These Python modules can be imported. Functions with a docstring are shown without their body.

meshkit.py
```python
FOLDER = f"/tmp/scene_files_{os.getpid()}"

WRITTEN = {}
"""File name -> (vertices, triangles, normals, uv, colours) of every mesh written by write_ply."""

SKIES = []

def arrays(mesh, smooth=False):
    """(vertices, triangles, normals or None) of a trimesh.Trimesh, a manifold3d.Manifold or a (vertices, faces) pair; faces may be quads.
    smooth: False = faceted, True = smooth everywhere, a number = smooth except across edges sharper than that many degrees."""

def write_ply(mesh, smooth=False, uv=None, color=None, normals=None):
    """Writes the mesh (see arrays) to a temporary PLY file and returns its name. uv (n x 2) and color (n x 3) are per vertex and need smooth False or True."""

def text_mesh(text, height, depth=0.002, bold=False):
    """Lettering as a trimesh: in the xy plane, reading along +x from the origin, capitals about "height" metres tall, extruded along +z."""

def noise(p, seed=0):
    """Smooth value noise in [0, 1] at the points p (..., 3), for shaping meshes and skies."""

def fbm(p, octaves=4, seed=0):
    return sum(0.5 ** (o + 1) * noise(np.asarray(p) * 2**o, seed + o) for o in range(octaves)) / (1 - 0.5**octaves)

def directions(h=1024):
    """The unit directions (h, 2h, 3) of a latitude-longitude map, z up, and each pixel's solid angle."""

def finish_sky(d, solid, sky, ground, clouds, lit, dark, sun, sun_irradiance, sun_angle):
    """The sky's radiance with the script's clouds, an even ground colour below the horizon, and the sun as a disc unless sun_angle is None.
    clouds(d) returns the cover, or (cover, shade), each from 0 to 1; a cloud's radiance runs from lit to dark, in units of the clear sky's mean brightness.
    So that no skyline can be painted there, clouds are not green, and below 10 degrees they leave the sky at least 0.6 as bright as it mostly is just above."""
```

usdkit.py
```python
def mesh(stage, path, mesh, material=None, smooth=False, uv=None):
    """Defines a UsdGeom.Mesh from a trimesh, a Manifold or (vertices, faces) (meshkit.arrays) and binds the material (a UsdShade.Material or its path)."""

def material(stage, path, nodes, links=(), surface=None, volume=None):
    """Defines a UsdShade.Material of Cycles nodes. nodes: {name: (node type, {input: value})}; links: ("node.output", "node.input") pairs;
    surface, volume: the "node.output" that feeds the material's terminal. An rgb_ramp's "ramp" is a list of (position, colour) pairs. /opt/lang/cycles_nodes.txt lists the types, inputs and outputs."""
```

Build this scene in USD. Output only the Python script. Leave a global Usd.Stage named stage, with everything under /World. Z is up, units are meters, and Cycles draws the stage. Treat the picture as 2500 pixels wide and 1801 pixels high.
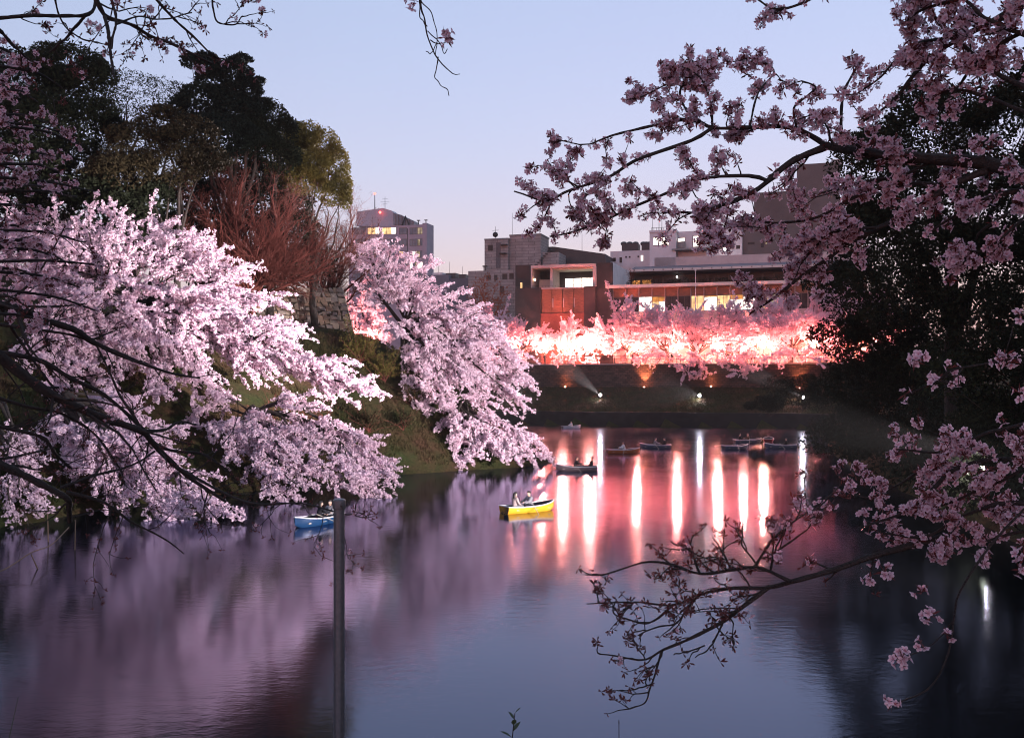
import math, numpy as np, trimesh, shapely, shapely.ops, usdkit
from shapely.geometry import Polygon, LineString
import manifold3d as m3
from meshkit import noise, fbm
from pxr import Usd, UsdGeom, UsdLux, UsdShade, Gf, Sdf, Vt

stage = Usd.Stage.CreateInMemory()
UsdGeom.SetStageUpAxis(stage, UsdGeom.Tokens.z)
UsdGeom.SetStageMetersPerUnit(stage, 1.0)
stage.SetDefaultPrim(UsdGeom.Xform.Define(stage, '/World').GetPrim())
UsdGeom.Scope.Define(stage, '/World/Looks')

# ------------------------------------------------------------------ camera, sky, exposure
EYE = 7.2                       # metres above the water
FPX, CX, HY = 2453.0, 1250.0, 930.0
cam = UsdGeom.Camera.Define(stage, '/World/camera')
cam.CreateHorizontalApertureAttr(36.0)
cam.CreateVerticalApertureAttr(36.0 * 737 / 1024)
cam.CreateFocalLengthAttr(36.0 * FPX / 2500)
cam.CreateVerticalApertureOffsetAttr(36.0 * 29.5 / 2500)
cam.CreateClippingRangeAttr((0.1, 8000.0))
cam.CreateExposureAttr(2.05)
cam.AddTranslateOp().Set((0, 0, EYE))
cam.AddRotateXOp().Set(90.0)

SUN_EL, SUN_ROT = math.radians(0.2), math.radians(205)     # just gone down behind the viewer: no direct sun
sky_mat = usdkit.material(stage, '/World/Looks/sky', {
    'sky': ('sky_texture', {'sky_type': 'single_scattering', 'sun_disc': False, 'sun_elevation': SUN_EL, 'sun_rotation': SUN_ROT,
                            'altitude': 40.0, 'air_density': 1.0, 'aerosol_density': 0.6, 'ozone_density': 1.5}),
    'grade': ('mix', {'mix_type': 'multiply', 'fac': 1.0, 'color2': (1.80, 1.12, 1.66)}),
    'tc': ('texture_coordinate', {}),
    'map': ('mapping', {'scale': (1.0, 1.0, 3.0)}),
    'n': ('noise_texture', {'scale': 2.2, 'detail': 4.0, 'roughness': 0.55}),
    'f': ('map_range', {'from_min': 0.25, 'from_max': 0.75, 'to_min': 0.41, 'to_max': 0.49}),
    'veil': ('mix', {'mix_type': 'mix', 'color2': (0.92, 1.40, 1.74)}),          # a thin even veil of high cloud
    'bg': ('background_shader', {'strength': 0.15})},
    [('sky.color', 'grade.color1'), ('grade.color', 'veil.color1'), ('tc.generated', 'map.vector'), ('map.vector', 'n.vector'),
     ('n.fac', 'f.value'), ('f.result', 'veil.fac'), ('veil.color', 'bg.color')], surface='bg.background')
dome = UsdLux.DomeLight.Define(stage, '/World/sky')
UsdShade.MaterialBindingAPI.Apply(dome.GetPrim()).Bind(sky_mat)
dome.GetPrim().SetCustomDataByKey('kind', 'structure')
dome.GetPrim().SetCustomDataByKey('label', 'pale blue dusk sky fading to pink at the horizon')

# ------------------------------------------------------------------ helpers
f32 = np.float32
_taken = {}
def numbered(path):
    n = _taken.get(path, 0); _taken[path] = n + 1
    return path if n == 0 else f'{path}_{n:03d}'
def path_of(parent):
    return '/World' if parent is None else str(parent.GetPath())
def tag(prim, label=None, category=None, group=None, kind=None):
    p = prim.GetPrim() if hasattr(prim, 'GetPrim') else prim
    for k, v in (('label', label), ('category', category), ('group', group), ('kind', kind)):
        if v: p.SetCustomDataByKey(k, v)
    return p
def obj(name, mesh, mat, parent=None, label=None, category=None, group=None, kind=None, smooth=False):
    m = usdkit.mesh(stage, numbered(path_of(parent) + '/' + name), mesh, mat, smooth=smooth)
    return tag(m, label, category, group, kind)
def thing(name, label, category, loc=(0, 0, 0), rotz=0.0, group=None, scale=1.0):
    x = UsdGeom.Xform.Define(stage, numbered('/World/' + name))
    x.AddTranslateOp().Set(Gf.Vec3d(*map(float, loc)))
    if rotz: x.AddRotateZOp().Set(float(math.degrees(rotz)))
    if scale != 1.0: x.AddScaleOp().Set(Gf.Vec3f(scale, scale, scale))
    return tag(x, label, category, group)
def dup(root, label, loc, rotz=0.0, scale=1.0, group=None):
    was = root.GetCustomData()
    name = root.GetName().rstrip('0123456789').rstrip('_')
    r = thing(name, label, was['category'], loc, rotz, group or was.get('group'), scale)
    r.GetReferences().AddInternalReference(root.GetPath()); r.SetInstanceable(True)
    return r

def at(px, py, D):
    """the world point that stands D metres ahead of the viewer, measured on the photograph"""
    return np.array([(px - CX) / FPX * D, D, EYE - (py - HY) / FPX * D])

class MB:
    """collects triangles of one mesh"""
    def __init__(s): s.v, s.f, s.n = [], [], 0
    def add(s, v, f):
        v = np.asarray(v, float); f = np.asarray(f, int)
        if f.shape[1] == 4: f = np.vstack([f[:, [0, 1, 2]], f[:, [0, 2, 3]]])
        s.v.append(v); s.f.append(f + s.n); s.n += len(v); return s
    def tm(s, m):
        if hasattr(m, 'to_mesh'):
            q = m.to_mesh(); return s.add(q.vert_properties[:, :3], q.tri_verts)
        return s.add(m.vertices, m.faces)
    def box(s, lo, hi, fn=None):
        lo, hi = np.array(lo, float), np.array(hi, float)
        c = np.array([[x, y, z] for x in (0, 1) for y in (0, 1) for z in (0, 1)], float)
        v = lo + c * (hi - lo)
        return s.add(fn(v) if fn else v, BOXF)
    def tube(s, pts, rad, sides=8, caps=True):
        P = np.asarray(pts, float)[None]; R = np.broadcast_to(np.asarray(rad, float), P.shape[1])[None]
        v, f = tubes(P, R, sides); s.add(v, f)
        if caps:
            k = P.shape[1]
            for i0 in (0, (k - 1) * sides):
                s.add(np.vstack([v[i0:i0 + sides], v[i0:i0 + sides].mean(0)]), [[j, (j + 1) % sides, sides] for j in range(sides)])
        return s
    def mesh(s): return np.vstack(s.v), np.vstack(s.f)
BOXF = np.array([[0, 1, 3], [0, 3, 2], [4, 6, 7], [4, 7, 5], [0, 4, 5], [0, 5, 1], [2, 3, 7], [2, 7, 6], [0, 2, 6], [0, 6, 4], [1, 5, 7], [1, 7, 3]])

def unit(v): return v / (np.linalg.norm(v, axis=-1, keepdims=True) + 1e-12)
def tubes(P, R, sides=4):
    """N polylines (N,K,3) with radii (N,K) as one mesh of tubes"""
    N, K = P.shape[:2]
    t = unit(np.gradient(P, axis=1))
    ref = np.where(np.abs(t[:, :1, 2:]) < 0.8, [[[0, 0, 1.0]]], [[[1.0, 0, 0]]])
    a = unit(np.cross(t, np.broadcast_to(ref, t.shape))); b = np.cross(t, a)
    ang = np.arange(sides) * 2 * np.pi / sides
    v = P[:, :, None] + R[:, :, None, None] * (np.cos(ang)[:, None] * a[:, :, None] + np.sin(ang)[:, None] * b[:, :, None])
    n, i, j = np.meshgrid(np.arange(N), np.arange(K - 1), np.arange(sides), indexing='ij')
    o = (n * K + i) * sides; j2 = (j + 1) % sides
    q = np.stack([o + j, o + j2, o + sides + j2, o + sides + j], -1).reshape(-1, 4)
    return v.reshape(-1, 3), np.vstack([q[:, [0, 1, 2]], q[:, [0, 2, 3]]])
def spline(ctrl, K=20):
    c = np.asarray(ctrl, float)
    if len(c) == 2: return c[0] + (c[1] - c[0]) * np.linspace(0, 1, K)[:, None]
    p = np.vstack([2 * c[0] - c[1], c, 2 * c[-1] - c[-2]])
    d = np.r_[0, np.cumsum(np.linalg.norm(np.diff(c, axis=0), axis=1))]; d /= d[-1]
    s = np.linspace(0, 1, K); i = np.clip(np.searchsorted(d, s, 'right') - 1, 0, len(c) - 2)
    u = ((s - d[i]) / (d[i + 1] - d[i]))[:, None]
    a, b, e, g = p[i], p[i + 1], p[i + 2], p[i + 3]
    return 0.5 * (2 * b + (e - a) * u + (2 * a - 5 * b + 4 * e - g) * u ** 2 + (3 * b - a - 3 * e + g) * u ** 3)
def wiggle(P, amp, seed, fr=3.0):
    rs = np.random.default_rng(seed)
    K = P.shape[0]; s = np.linspace(0, 1, K)
    w = sum(rs.normal(size=3) * amp / k * np.sin(2 * np.pi * k * fr / 3 * s + rs.uniform(0, 6.3))[:, None] for k in (1, 2, 3, 4))
    return P + w * np.minimum(s, 1)[:, None]
def sprout(P, R, rng, density, L, Lvar=0.35, t0=0.1, t1=1.0, angle=(35, 70), flat=0.5, up=0.0, trop=(0, 0, 0), wob=0.25, K=5, rfac=0.5, rmin=0.004, taper=0.55, most=None):
    """children of the polylines P (N,K,3): density per metre of parent"""
    N, KP = P.shape[:2]
    seg = np.linalg.norm(np.diff(P, axis=1), axis=2); length = seg.sum(1)
    cnt = rng.poisson(np.maximum(length * (t1 - t0) * density, 0.01)); 
    if most: cnt = np.minimum(cnt, most)
    par = np.repeat(np.arange(N), cnt); M = len(par)
    if M == 0: return np.zeros((0, K, 3)), np.zeros((0, K))
    t = rng.uniform(t0, t1, M); x = t * (KP - 1); i = np.minimum(x.astype(int), KP - 2); u = (x - i)[:, None]
    pos = P[par, i] * (1 - u) + P[par, i + 1] * u
    tan = unit(P[par, i + 1] - P[par, i])
    r0 = (R[par, i] * (1 - u[:, 0]) + R[par, i + 1] * u[:, 0]) * rfac
    per = rng.normal(size=(M, 3)); per -= (per * tan).sum(1, keepdims=True) * tan; per = unit(per); per[:, 2] *= flat; per = unit(per)
    A = np.radians(rng.uniform(angle[0], angle[1], M))[:, None]
    d = unit(tan * np.cos(A) + per * np.sin(A) + np.array([0, 0, up]))
    ln = L * (1 - taper * t) * np.exp(rng.normal(size=M) * Lvar)
    C = np.empty((M, K, 3)); C[:, 0] = pos
    for k in range(1, K):
        d = unit(d + np.asarray(trop) / (K - 1) + rng.normal(size=(M, 3)) * wob)
        C[:, k] = C[:, k - 1] + d * (ln / (K - 1))[:, None]
    rr = np.maximum(r0, rmin)[:, None] * np.linspace(1, 0.35, K)[None]
    return C, rr
def along(P, rng, density, t0=0.0, jitter=0.1):
    """points scattered along the polylines P: density per metre"""
    N, K = P.shape[:2]
    ln = np.linalg.norm(np.diff(P, axis=1), axis=2).sum(1)
    cnt = rng.poisson(ln * density * (1 - t0)); par = np.repeat(np.arange(N), cnt); M = len(par)
    x = rng.uniform(t0, 1, M) * (K - 1); i = np.minimum(x.astype(int), K - 2); u = (x - i)[:, None]
    return P[par, i] * (1 - u) + P[par, i + 1] * u + rng.normal(size=(M, 3)) * jitter
def puffs(C, rng, size, q=4, spread=0.6, kite=False):
    """q little faces turned every way round every point of C"""
    M = len(C) * q
    c = np.repeat(C, q, 0); s = np.repeat(np.broadcast_to(size, len(C)), q) * rng.uniform(0.65, 1.2, M)
    n = unit(rng.normal(size=(M, 3)))
    c = c + n * (s * spread)[:, None] 
    n2 = unit(n + rng.normal(size=(M, 3)) * 0.7)
    a = unit(np.cross(n2, rng.normal(size=(M, 3)))); b = np.cross(n2, a)
    if kite:
        k = np.array([[-1, 0], [0, -0.45], [1, 0], [0, 0.45]]); F = [[0, 1, 2], [0, 2, 3]]
    else:
        k = np.array([[-0.87, -0.5], [0.87, -0.5], [0, 1]]); F = [[0, 1, 2]]
    v = c[:, None] + s[:, None, None] * 0.55 * (k[:, :1] * a[:, None] + k[:, 1:] * b[:, None])
    nv = len(k)
    f = (np.arange(M) * nv)[:, None, None] + np.array(F)
    return v.reshape(-1, 3), f.reshape(-1, 3)
def join(*ms):
    b = MB()
    for v, f in ms: b.add(v, f)
    return b.mesh()
def lump(pos, rx, ry, rz, rng, n, leaf, kite=True, shell=0.35):
    """leaf faces through the outer part of an ellipsoid"""
    d = unit(rng.normal(size=(n, 3))); r = 1 - shell * rng.random(n) ** 1.5
    bump = 0.82 + 0.36 * fbm(d * 1.7 + np.asarray(pos) * 0.37, 3, 5)
    C = np.asarray(pos) + d * (r * bump)[:, None] * np.array([rx, ry, rz])
    return puffs(C, rng, leaf, 1, 0.3, kite)

# ------------------------------------------------------------------ materials
def M(name, color, rough=0.7, spec=0.3, var=0.0, vscale=3.0, bump=0.0, bscale=20.0, island=0.0, trans=None, metal=0.0, color2=None, coords='geometry.position'):
    """procedural material: noise-mottled colour, fine relief, variation from piece to piece"""
    p = '/World/Looks/' + name
    c1 = np.array(color, float); c2 = np.array(color2, float) if color2 is not None else c1 * (1 - var)
    nodes = {'geometry': ('geometry', {}),
             'n': ('noise_texture', {'scale': vscale, 'detail': 5.0, 'roughness': 0.6}),
             'r': ('rgb_ramp', {'ramp': [(0.3, tuple(c2)), (0.7, tuple(c1))]}),
             'h': ('hsv', {}), 'v': ('map_range', {'to_min': 1 - island, 'to_max': 1 + island * 0.6}),
             'p': ('principled_bsdf', {'roughness': rough, 'specular_ior_level': spec, 'metallic': metal})}
    links = [(coords, 'n.vector'), ('n.fac', 'r.fac'), ('r.color', 'h.color'), ('geometry.random_per_island', 'v.value'), ('v.result', 'h.value'), ('h.color', 'p.base_color')]
    if bump:
        nodes['bn'] = ('noise_texture', {'scale': bscale, 'detail': 4.0}); nodes['b'] = ('bump', {'strength': bump, 'distance': 0.03})
        links += [(coords, 'bn.vector'), ('bn.fac', 'b.height'), ('b.normal', 'p.normal')]
    out = 'p.BSDF'
    if trans is not None:
        nodes['t'] = ('translucent_bsdf', {}); nodes['m'] = ('mix_closure', {'fac': trans})
        links += [('h.color', 't.color'), ('p.BSDF', 'm.closure1'), ('t.BSDF', 'm.closure2')]; out = 'm.closure'
    return usdkit.material(stage, p, nodes, links, surface=out)
def EM(name, color, strength):
    return usdkit.material(stage, '/World/Looks/' + name, {'e': ('emission', {'color': color, 'strength': strength})}, [], surface='e.emission')

blossom = M('blossom', (0.85, 0.635, 0.735), 0.8, 0.1, 0.12, 0.5, island=0.12, trans=0.35)
blossom_near = M('blossom_near', (0.72, 0.56, 0.66), 0.7, 0.15, 0.2, 9.0, island=0.15, trans=0.4)
calyx = M('calyx', (0.16, 0.035, 0.04), 0.7, 0.2, 0.3)
bud_mat = M('bud', (0.13, 0.05, 0.045), 0.7, 0.2, 0.3)
bark = M('bark', (0.045, 0.034, 0.030), 0.9, 0.2, 0.5, 6.0, bump=0.6, bscale=14.0)
bark_near = M('bark_near', (0.035, 0.027, 0.026), 0.85, 0.25, 0.5, 40.0, bump=0.9, bscale=90.0)
twig_red = M('twig_red', (0.20, 0.062, 0.050), 0.9, 0.1, 0.4, 1.0, island=0.3)
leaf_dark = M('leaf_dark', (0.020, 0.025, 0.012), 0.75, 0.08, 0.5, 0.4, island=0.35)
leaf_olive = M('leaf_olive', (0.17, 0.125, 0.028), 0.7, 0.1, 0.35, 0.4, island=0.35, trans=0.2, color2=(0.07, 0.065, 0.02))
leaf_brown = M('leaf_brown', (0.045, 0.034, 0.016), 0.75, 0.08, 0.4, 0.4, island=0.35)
needle = M('needle', (0.014, 0.020, 0.014), 0.8, 0.08, 0.4, 0.5, island=0.3)

# ------------------------------------------------------------------ ground and water
SHORES = {
    'left': [(-60, 14), (-40, 22), (-29, 40), (-25, 49), (-22.5, 58), (-15.5, 68), (-9, 77), (-4, 81), (1, 84), (3.5, 89), (2, 97), (-3, 110), (-8, 127), (-13, 147), (-20, 171)],
    'far': [(-20, 171), (50, 150)],
    'right': [(50, 150), (46, 135), (36, 115), (29, 88), (25, 62), (23.2, 50), (22, 40), (20, 22), (18, 12)],
    'near': [(18, 12), (5, 11.5), (-15, 12), (-60, 14)]}
ring = sum([v[:-1] for v in SHORES.values()], [])
water_poly = Polygon(ring)
shapely.prepare(water_poly)
LINES = {k: LineString(v) for k, v in SHORES.items()}
def profile(kind, d):
    if kind == 'left': return np.interp(d, [0, 0.25, 15, 24, 40, 70, 200], [0.0, 0.45, 11.2, 13.0, 17.5, 19.0, 19.0])
    if kind == 'right': return np.interp(d, [0, 0.3, 10, 25, 200], [0.0, 0.4, 6.0, 8.0, 8.5])
    if kind == 'near': return np.interp(d, [0, 0.4, 12, 20, 200], [0.0, 0.5, 5.6, 6.0, 6.0])
    return np.interp(d, [0, 0.05, 0.8, 9.3, 11.2, 11.5, 200], [2.2, 2.2, 2.35, 6.1, 6.3, 10.05, 10.05])
def ground_z(x, y, rough=True):
    x, y = np.broadcast_arrays(np.asarray(x, float), np.asarray(y, float)); sh = x.shape
    pts = shapely.points(x.ravel(), y.ravel())
    inside = shapely.contains(water_poly, pts)
    ds = {k: shapely.distance(l, pts) for k, l in LINES.items()}
    dm = np.minimum.reduce(list(ds.values()))
    num = den = 0
    for k, d in ds.items():
        w = np.exp(-np.minimum((d - dm) / 2.5, 60)); num = num + w * profile(k, dm); den = den + w
    z = num / den
    if rough:
        q = np.stack([x.ravel(), y.ravel(), 0 * x.ravel()], 1)
        amp = np.clip(dm / 3, 0, 1) * np.where(ds['far'] <= dm + 1, 0.12, 1.0)
        z = z + amp * ((fbm(q * 0.22, 3, 3) - 0.5) * 1.3 + (fbm(q * 1.1, 2, 9) - 0.5) * 0.35)
    z = np.where(inside, -np.minimum(0.3 + dm * 0.5, 2.0), z)
    return z.reshape(sh)
def axis(lo, hi, step):
    core = np.arange(lo, hi + step / 2, step); g = step * 1.5 ** np.arange(1, 14); g = np.cumsum(g)
    return np.r_[lo - g[::-1], core, hi + g]
gx, gy = axis(-75, 75, 1.4), axis(-6, 205, 1.4)
X, Y = np.meshgrid(gx, gy)
Z = ground_z(X, Y)
Z = np.where(Y > 260, 10.0, Z)
nx, ny = len(gx), len(gy)
i, j = np.meshgrid(np.arange(ny - 1), np.arange(nx - 1), indexing='ij'); o = i * nx + j
gf = np.stack([o, o + 1, o + nx + 1, o + nx], -1).reshape(-1, 4)
ground_mat = usdkit.material(stage, '/World/Looks/ground', {
    'g': ('geometry', {}),
    'n1': ('noise_texture', {'scale': 0.35, 'detail': 5.0, 'roughness': 0.65}), 'n2': ('noise_texture', {'scale': 6.0, 'detail': 6.0, 'roughness': 0.7}),
    'r1': ('rgb_ramp', {'ramp': [(0.35, (0.070, 0.036, 0.022)), (0.50, (0.040, 0.032, 0.014)), (0.64, (0.026, 0.034, 0.011))]}),
    'r2': ('rgb_ramp', {'ramp': [(0.3, (0.35, 0.35, 0.35)), (0.7, (1.25, 1.25, 1.2))]}),
    'm': ('mix', {'mix_type': 'multiply', 'fac': 1.0}), 'b': ('bump', {'strength': 0.9, 'distance': 0.15}),
    'p': ('principled_bsdf', {'roughness': 0.95, 'specular_ior_level': 0.1})},
    [('g.position', 'n1.vector'), ('g.position', 'n2.vector'), ('n1.fac', 'r1.fac'), ('n2.fac', 'r2.fac'), ('r1.color', 'm.color1'), ('r2.color', 'm.color2'),
     ('m.color', 'p.base_color'), ('n2.fac', 'b.height'), ('b.normal', 'p.normal')], surface='p.BSDF')
obj('ground', (np.stack([X, Y, Z], -1).reshape(-1, 3), gf), ground_mat, kind='structure', label='grassy earth banks round the moat', smooth=True)

water_mat = usdkit.material(stage, '/World/Looks/water', {
    'g': ('geometry', {}),
    'mp': ('mapping', {'scale': (0.55, 1.0, 1.0)}), 'n': ('noise_texture', {'scale': 3.2, 'detail': 3.0, 'roughness': 0.55, 'distortion': 0.4}),
    'n2': ('noise_texture', {'scale': 0.16, 'detail': 3.0}), 'bs': ('map_range', {'from_min': 0.3, 'from_max': 0.7, 'to_min': 0.02, 'to_max': 0.05}),
    'n3': ('noise_texture', {'scale': 11.0, 'detail': 2.0}), 'sm': ('math', {'math_type': 'multiply_add', 'value2': 0.22}), 'b': ('bump', {'distance': 0.12}),
    'rr': ('map_range', {'from_min': 0.3, 'from_max': 0.7, 'to_min': 0.085, 'to_max': 0.125}),
    'fr': ('fresnel', {'IOR': 1.85}), 'd': ('diffuse_bsdf', {'color': (0.0004, 0.0004, 0.0005)}), 'p': ('glossy_bsdf', {'color': (0.74, 0.79, 1.0), 'roughness': 0.1}), 'mx': ('mix_closure', {})},
    [('g.position', 'mp.vector'), ('mp.vector', 'n.vector'), ('g.position', 'n2.vector'), ('n2.fac', 'bs.value'), ('bs.result', 'b.strength'),
     ('mp.vector', 'n3.vector'), ('n3.fac', 'sm.value1'), ('n.fac', 'sm.value3'), ('sm.value', 'b.height'), ('b.normal', 'p.normal'), ('n2.fac', 'rr.value'), ('rr.result', 'p.roughness'), ('fr.fac', 'mx.fac'), ('d.BSDF', 'mx.closure1'), ('p.BSDF', 'mx.closure2')], surface='mx.closure')
obj('water', (np.array([[-80, 8, 0], [70, 8, 0], [70, 180, 0], [-80, 180, 0.]]), np.array([[0, 1, 2], [0, 2, 3]])), water_mat, kind='structure', label='still moat water mirroring blossom, lamps and sky')

# ------------------------------------------------------------------ far bank frame: u along the bank to the right, v away from the water
FU, FV = np.array([0.9578, -0.2873]), np.array([0.2873, 0.9578]); FO = np.array([-20.0, 171.0])
FB_ANGLE = math.atan2(FU[1], FU[0])
def fb(v):
    v = np.asarray(v, float); xy = FO + v[..., :1] * FU + v[..., 1:2] * FV
    return np.concatenate([xy, v[..., 2:]], -1)
def uz(px, py, v):
    """(u, z) of the photograph's point on the upright plane v metres behind the far water's edge"""
    d = np.array([(px - CX) / FPX, 1.0]); t = (v + FO @ FV) / (d @ FV)
    return float(d @ FU * t - FO @ FU), float(EYE - (py - HY) / FPX * t)
def U(px, v): return uz(px, 900, v)[0]
def Zf(px, py, v): return uz(px, py, v)[1]

stone_far = usdkit.material(stage, '/World/Looks/stone_far', {
    'tc': ('texture_coordinate', {}), 'sx': ('separate_xyz', {}), 'cx': ('combine_xyz', {}),
    'br': ('brick_texture', {'scale': 1.0, 'brick_width': 0.75, 'row_height': 0.36, 'mortar_size': 0.035, 'mortar_smooth': 0.3, 'color1': (0.075, 0.045, 0.038), 'color2': (0.036, 0.024, 0.022), 'mortar': (0.015, 0.012, 0.012)}),
    'n': ('noise_texture', {'scale': 1.2, 'detail': 5.0}), 'w': ('mix', {'mix_type': 'linear_light', 'fac': 0.06}),
    'b': ('bump', {'strength': 1.0, 'distance': 0.08}), 'p': ('principled_bsdf', {'roughness': 0.9, 'specular_ior_level': 0.15})},
    [('tc.object', 'sx.vector'), ('sx.x', 'cx.x'), ('sx.z', 'cx.y'), ('tc.object', 'n.vector'), ('cx.vector', 'w.color1'), ('n.color', 'w.color2'), ('w.color', 'br.vector'),
     ('br.color', 'p.base_color'), ('br.fac', 'b.height'), ('b.normal', 'p.normal')], surface='p.BSDF')
# inverted mortar: joints are recessed
concrete = M('concrete', (0.26, 0.25, 0.25), 0.85, 0.2, 0.3, 1.5, bump=0.3, bscale=6)
paving = M('paving', (0.16, 0.13, 0.12), 0.9, 0.2, 0.3, 2.0)

def far_thing(name, label, category, u, v, z, group=None, rot=0.0):
    x, y, z = fb((u, v, z)); return thing(name, label, category, (x, y, z), FB_ANGLE + rot, group)

t = far_thing('retaining_wall', 'long dark stone retaining wall below the railing on the far bank', 'wall', 0, 9.8, 0)
obj('wall', MB().box((-25, 0, 5.6), (95, 2.4, 9.95)).mesh(), stone_far, t)
obj('coping', MB().box((-25, -0.12, 9.953), (95, 2.6, 10.16)).mesh(), concrete, t)
t = far_thing('moat_revetment', 'low black stone edging where the far bank meets the water', 'wall', 0, 0, 0)
obj('wall', MB().box((-25, -0.35, -1.0), (90, 0.55, 2.3)).mesh(), M('revetment', (0.020, 0.017, 0.017), 0.9, 0.2, 0.4, 1.0, bump=0.8, bscale=3), t)
obj('promenade', MB().box((-40, 12.4, 9.5), (110, 30, 10.14), fb).mesh(), paving, kind='structure', label='paved walk behind the far railing')

# ------------------------------------------------------------------ floodlights
steel_dark = M('lamp_steel', (0.03, 0.03, 0.032), 0.45, 0.4, 0.2, metal=0.6)
def floodlight(name, label, pos, aim, colour, power, lens, group=None, cone=40.0, soft=0.6, height=0.35, size=0.22, post=True):
    """a flood lamp: pole, housing, glowing lens, and the beam that it throws"""
    pos, aim = np.asarray(pos, float), np.asarray(aim, float)
    d = unit(aim - pos); az = math.atan2(d[1], d[0]); el = math.asin(d[2])
    t = thing(name, label, 'floodlight', pos - [0, 0, height], 0, group)
    Rm = trimesh.transformations.euler_matrix(0, -el, az)[:3, :3]
    up = np.array([0, 0, height])
    tr = lambda v: v @ Rm.T + up
    s = size
    hb = m3.Manifold.hull_points(np.array([[-s * 0.7, y * s * 0.6, z * s * 0.6] for y in (-1, 1) for z in (-1, 1)] + [[s * 0.55, y * s, z * s] for y in (-1, 1) for z in (-1, 1)]))
    v, f, _ = __import__('meshkit').arrays(hb)
    obj('housing', (tr(v), f), steel_dark, t)
    ang = np.linspace(0, 2 * np.pi, 17)[:-1]
    ring_ = np.c_[np.full(16, s * 0.62), 0.86 * s * np.cos(ang), 0.86 * s * np.sin(ang)]
    L = m3.Manifold.hull_points(np.vstack([ring_, ring_ * [0, 1, 1] * 0.96 + [s * 0.56, 0, 0], ring_ * [0, 0.6, 0.6] + [s * 0.76, 0, 0]]))
    v, f, _ = __import__('meshkit').arrays(L)
    obj('lens', (tr(v), f), EM(numbered('lens_glow'), colour, lens), t, smooth=True)
    if post: obj('post', MB().tube([(0, 0, -0.4), (0, 0, height - s * 0.9)], 0.035, 8).box((-s * .5, -0.03, height - s * 1.1), (s * .2, 0.03, height - s * .9)).mesh(), steel_dark, t)
    if power:
        l = UsdLux.SphereLight.Define(stage, f'{t.GetPath()}/beam')
        l.CreateRadiusAttr(0.12); l.CreateIntensityAttr(power); l.CreateNormalizeAttr(True); l.CreateColorAttr(Gf.Vec3f(*colour))
        sh = UsdLux.ShapingAPI.Apply(l.GetPrim()); sh.CreateShapingConeAngleAttr(cone); sh.CreateShapingConeSoftnessAttr(soft)
        # the light shines along -z: turn -z to d
        src = up + d * s * 1.3
        zax = -d; xax = unit(np.cross([0, 0, 1.0], zax)); yax = np.cross(zax, xax)
        m = Gf.Matrix4d(*xax, 0, *yax, 0, *zax, 0, *src, 1)
        l.AddTransformOp().Set(m)
    return t
WHITE, ROSE, AMBER = (1.0, 0.90, 0.91), (1.0, 0.30, 0.20), (1.0, 0.42, 0.12)
GB = 'white floodlights on the right bank aimed across the water'
floodlight('floodlight', 'upper of two white floodlights shining through the blossom at the right edge', at(2415, 1110, 50) , at(660, 790, 74), WHITE, 48000, 260, GB, cone=12, height=2.4)
floodlight('floodlight', 'lower of two white floodlights shining through the blossom at the right edge', at(2415, 1143, 49.5), at(1050, 850, 86), WHITE, 24000, 260, GB, cone=17, height=1.6)
floodlight('floodlight', 'white floodlight on the right bank beyond the right edge, lighting the lower blossom', np.array([22.2, 30, 2.6]), at(520, 930, 66), WHITE, 12500, 60, GB, cone=25, height=1.6)
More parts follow.
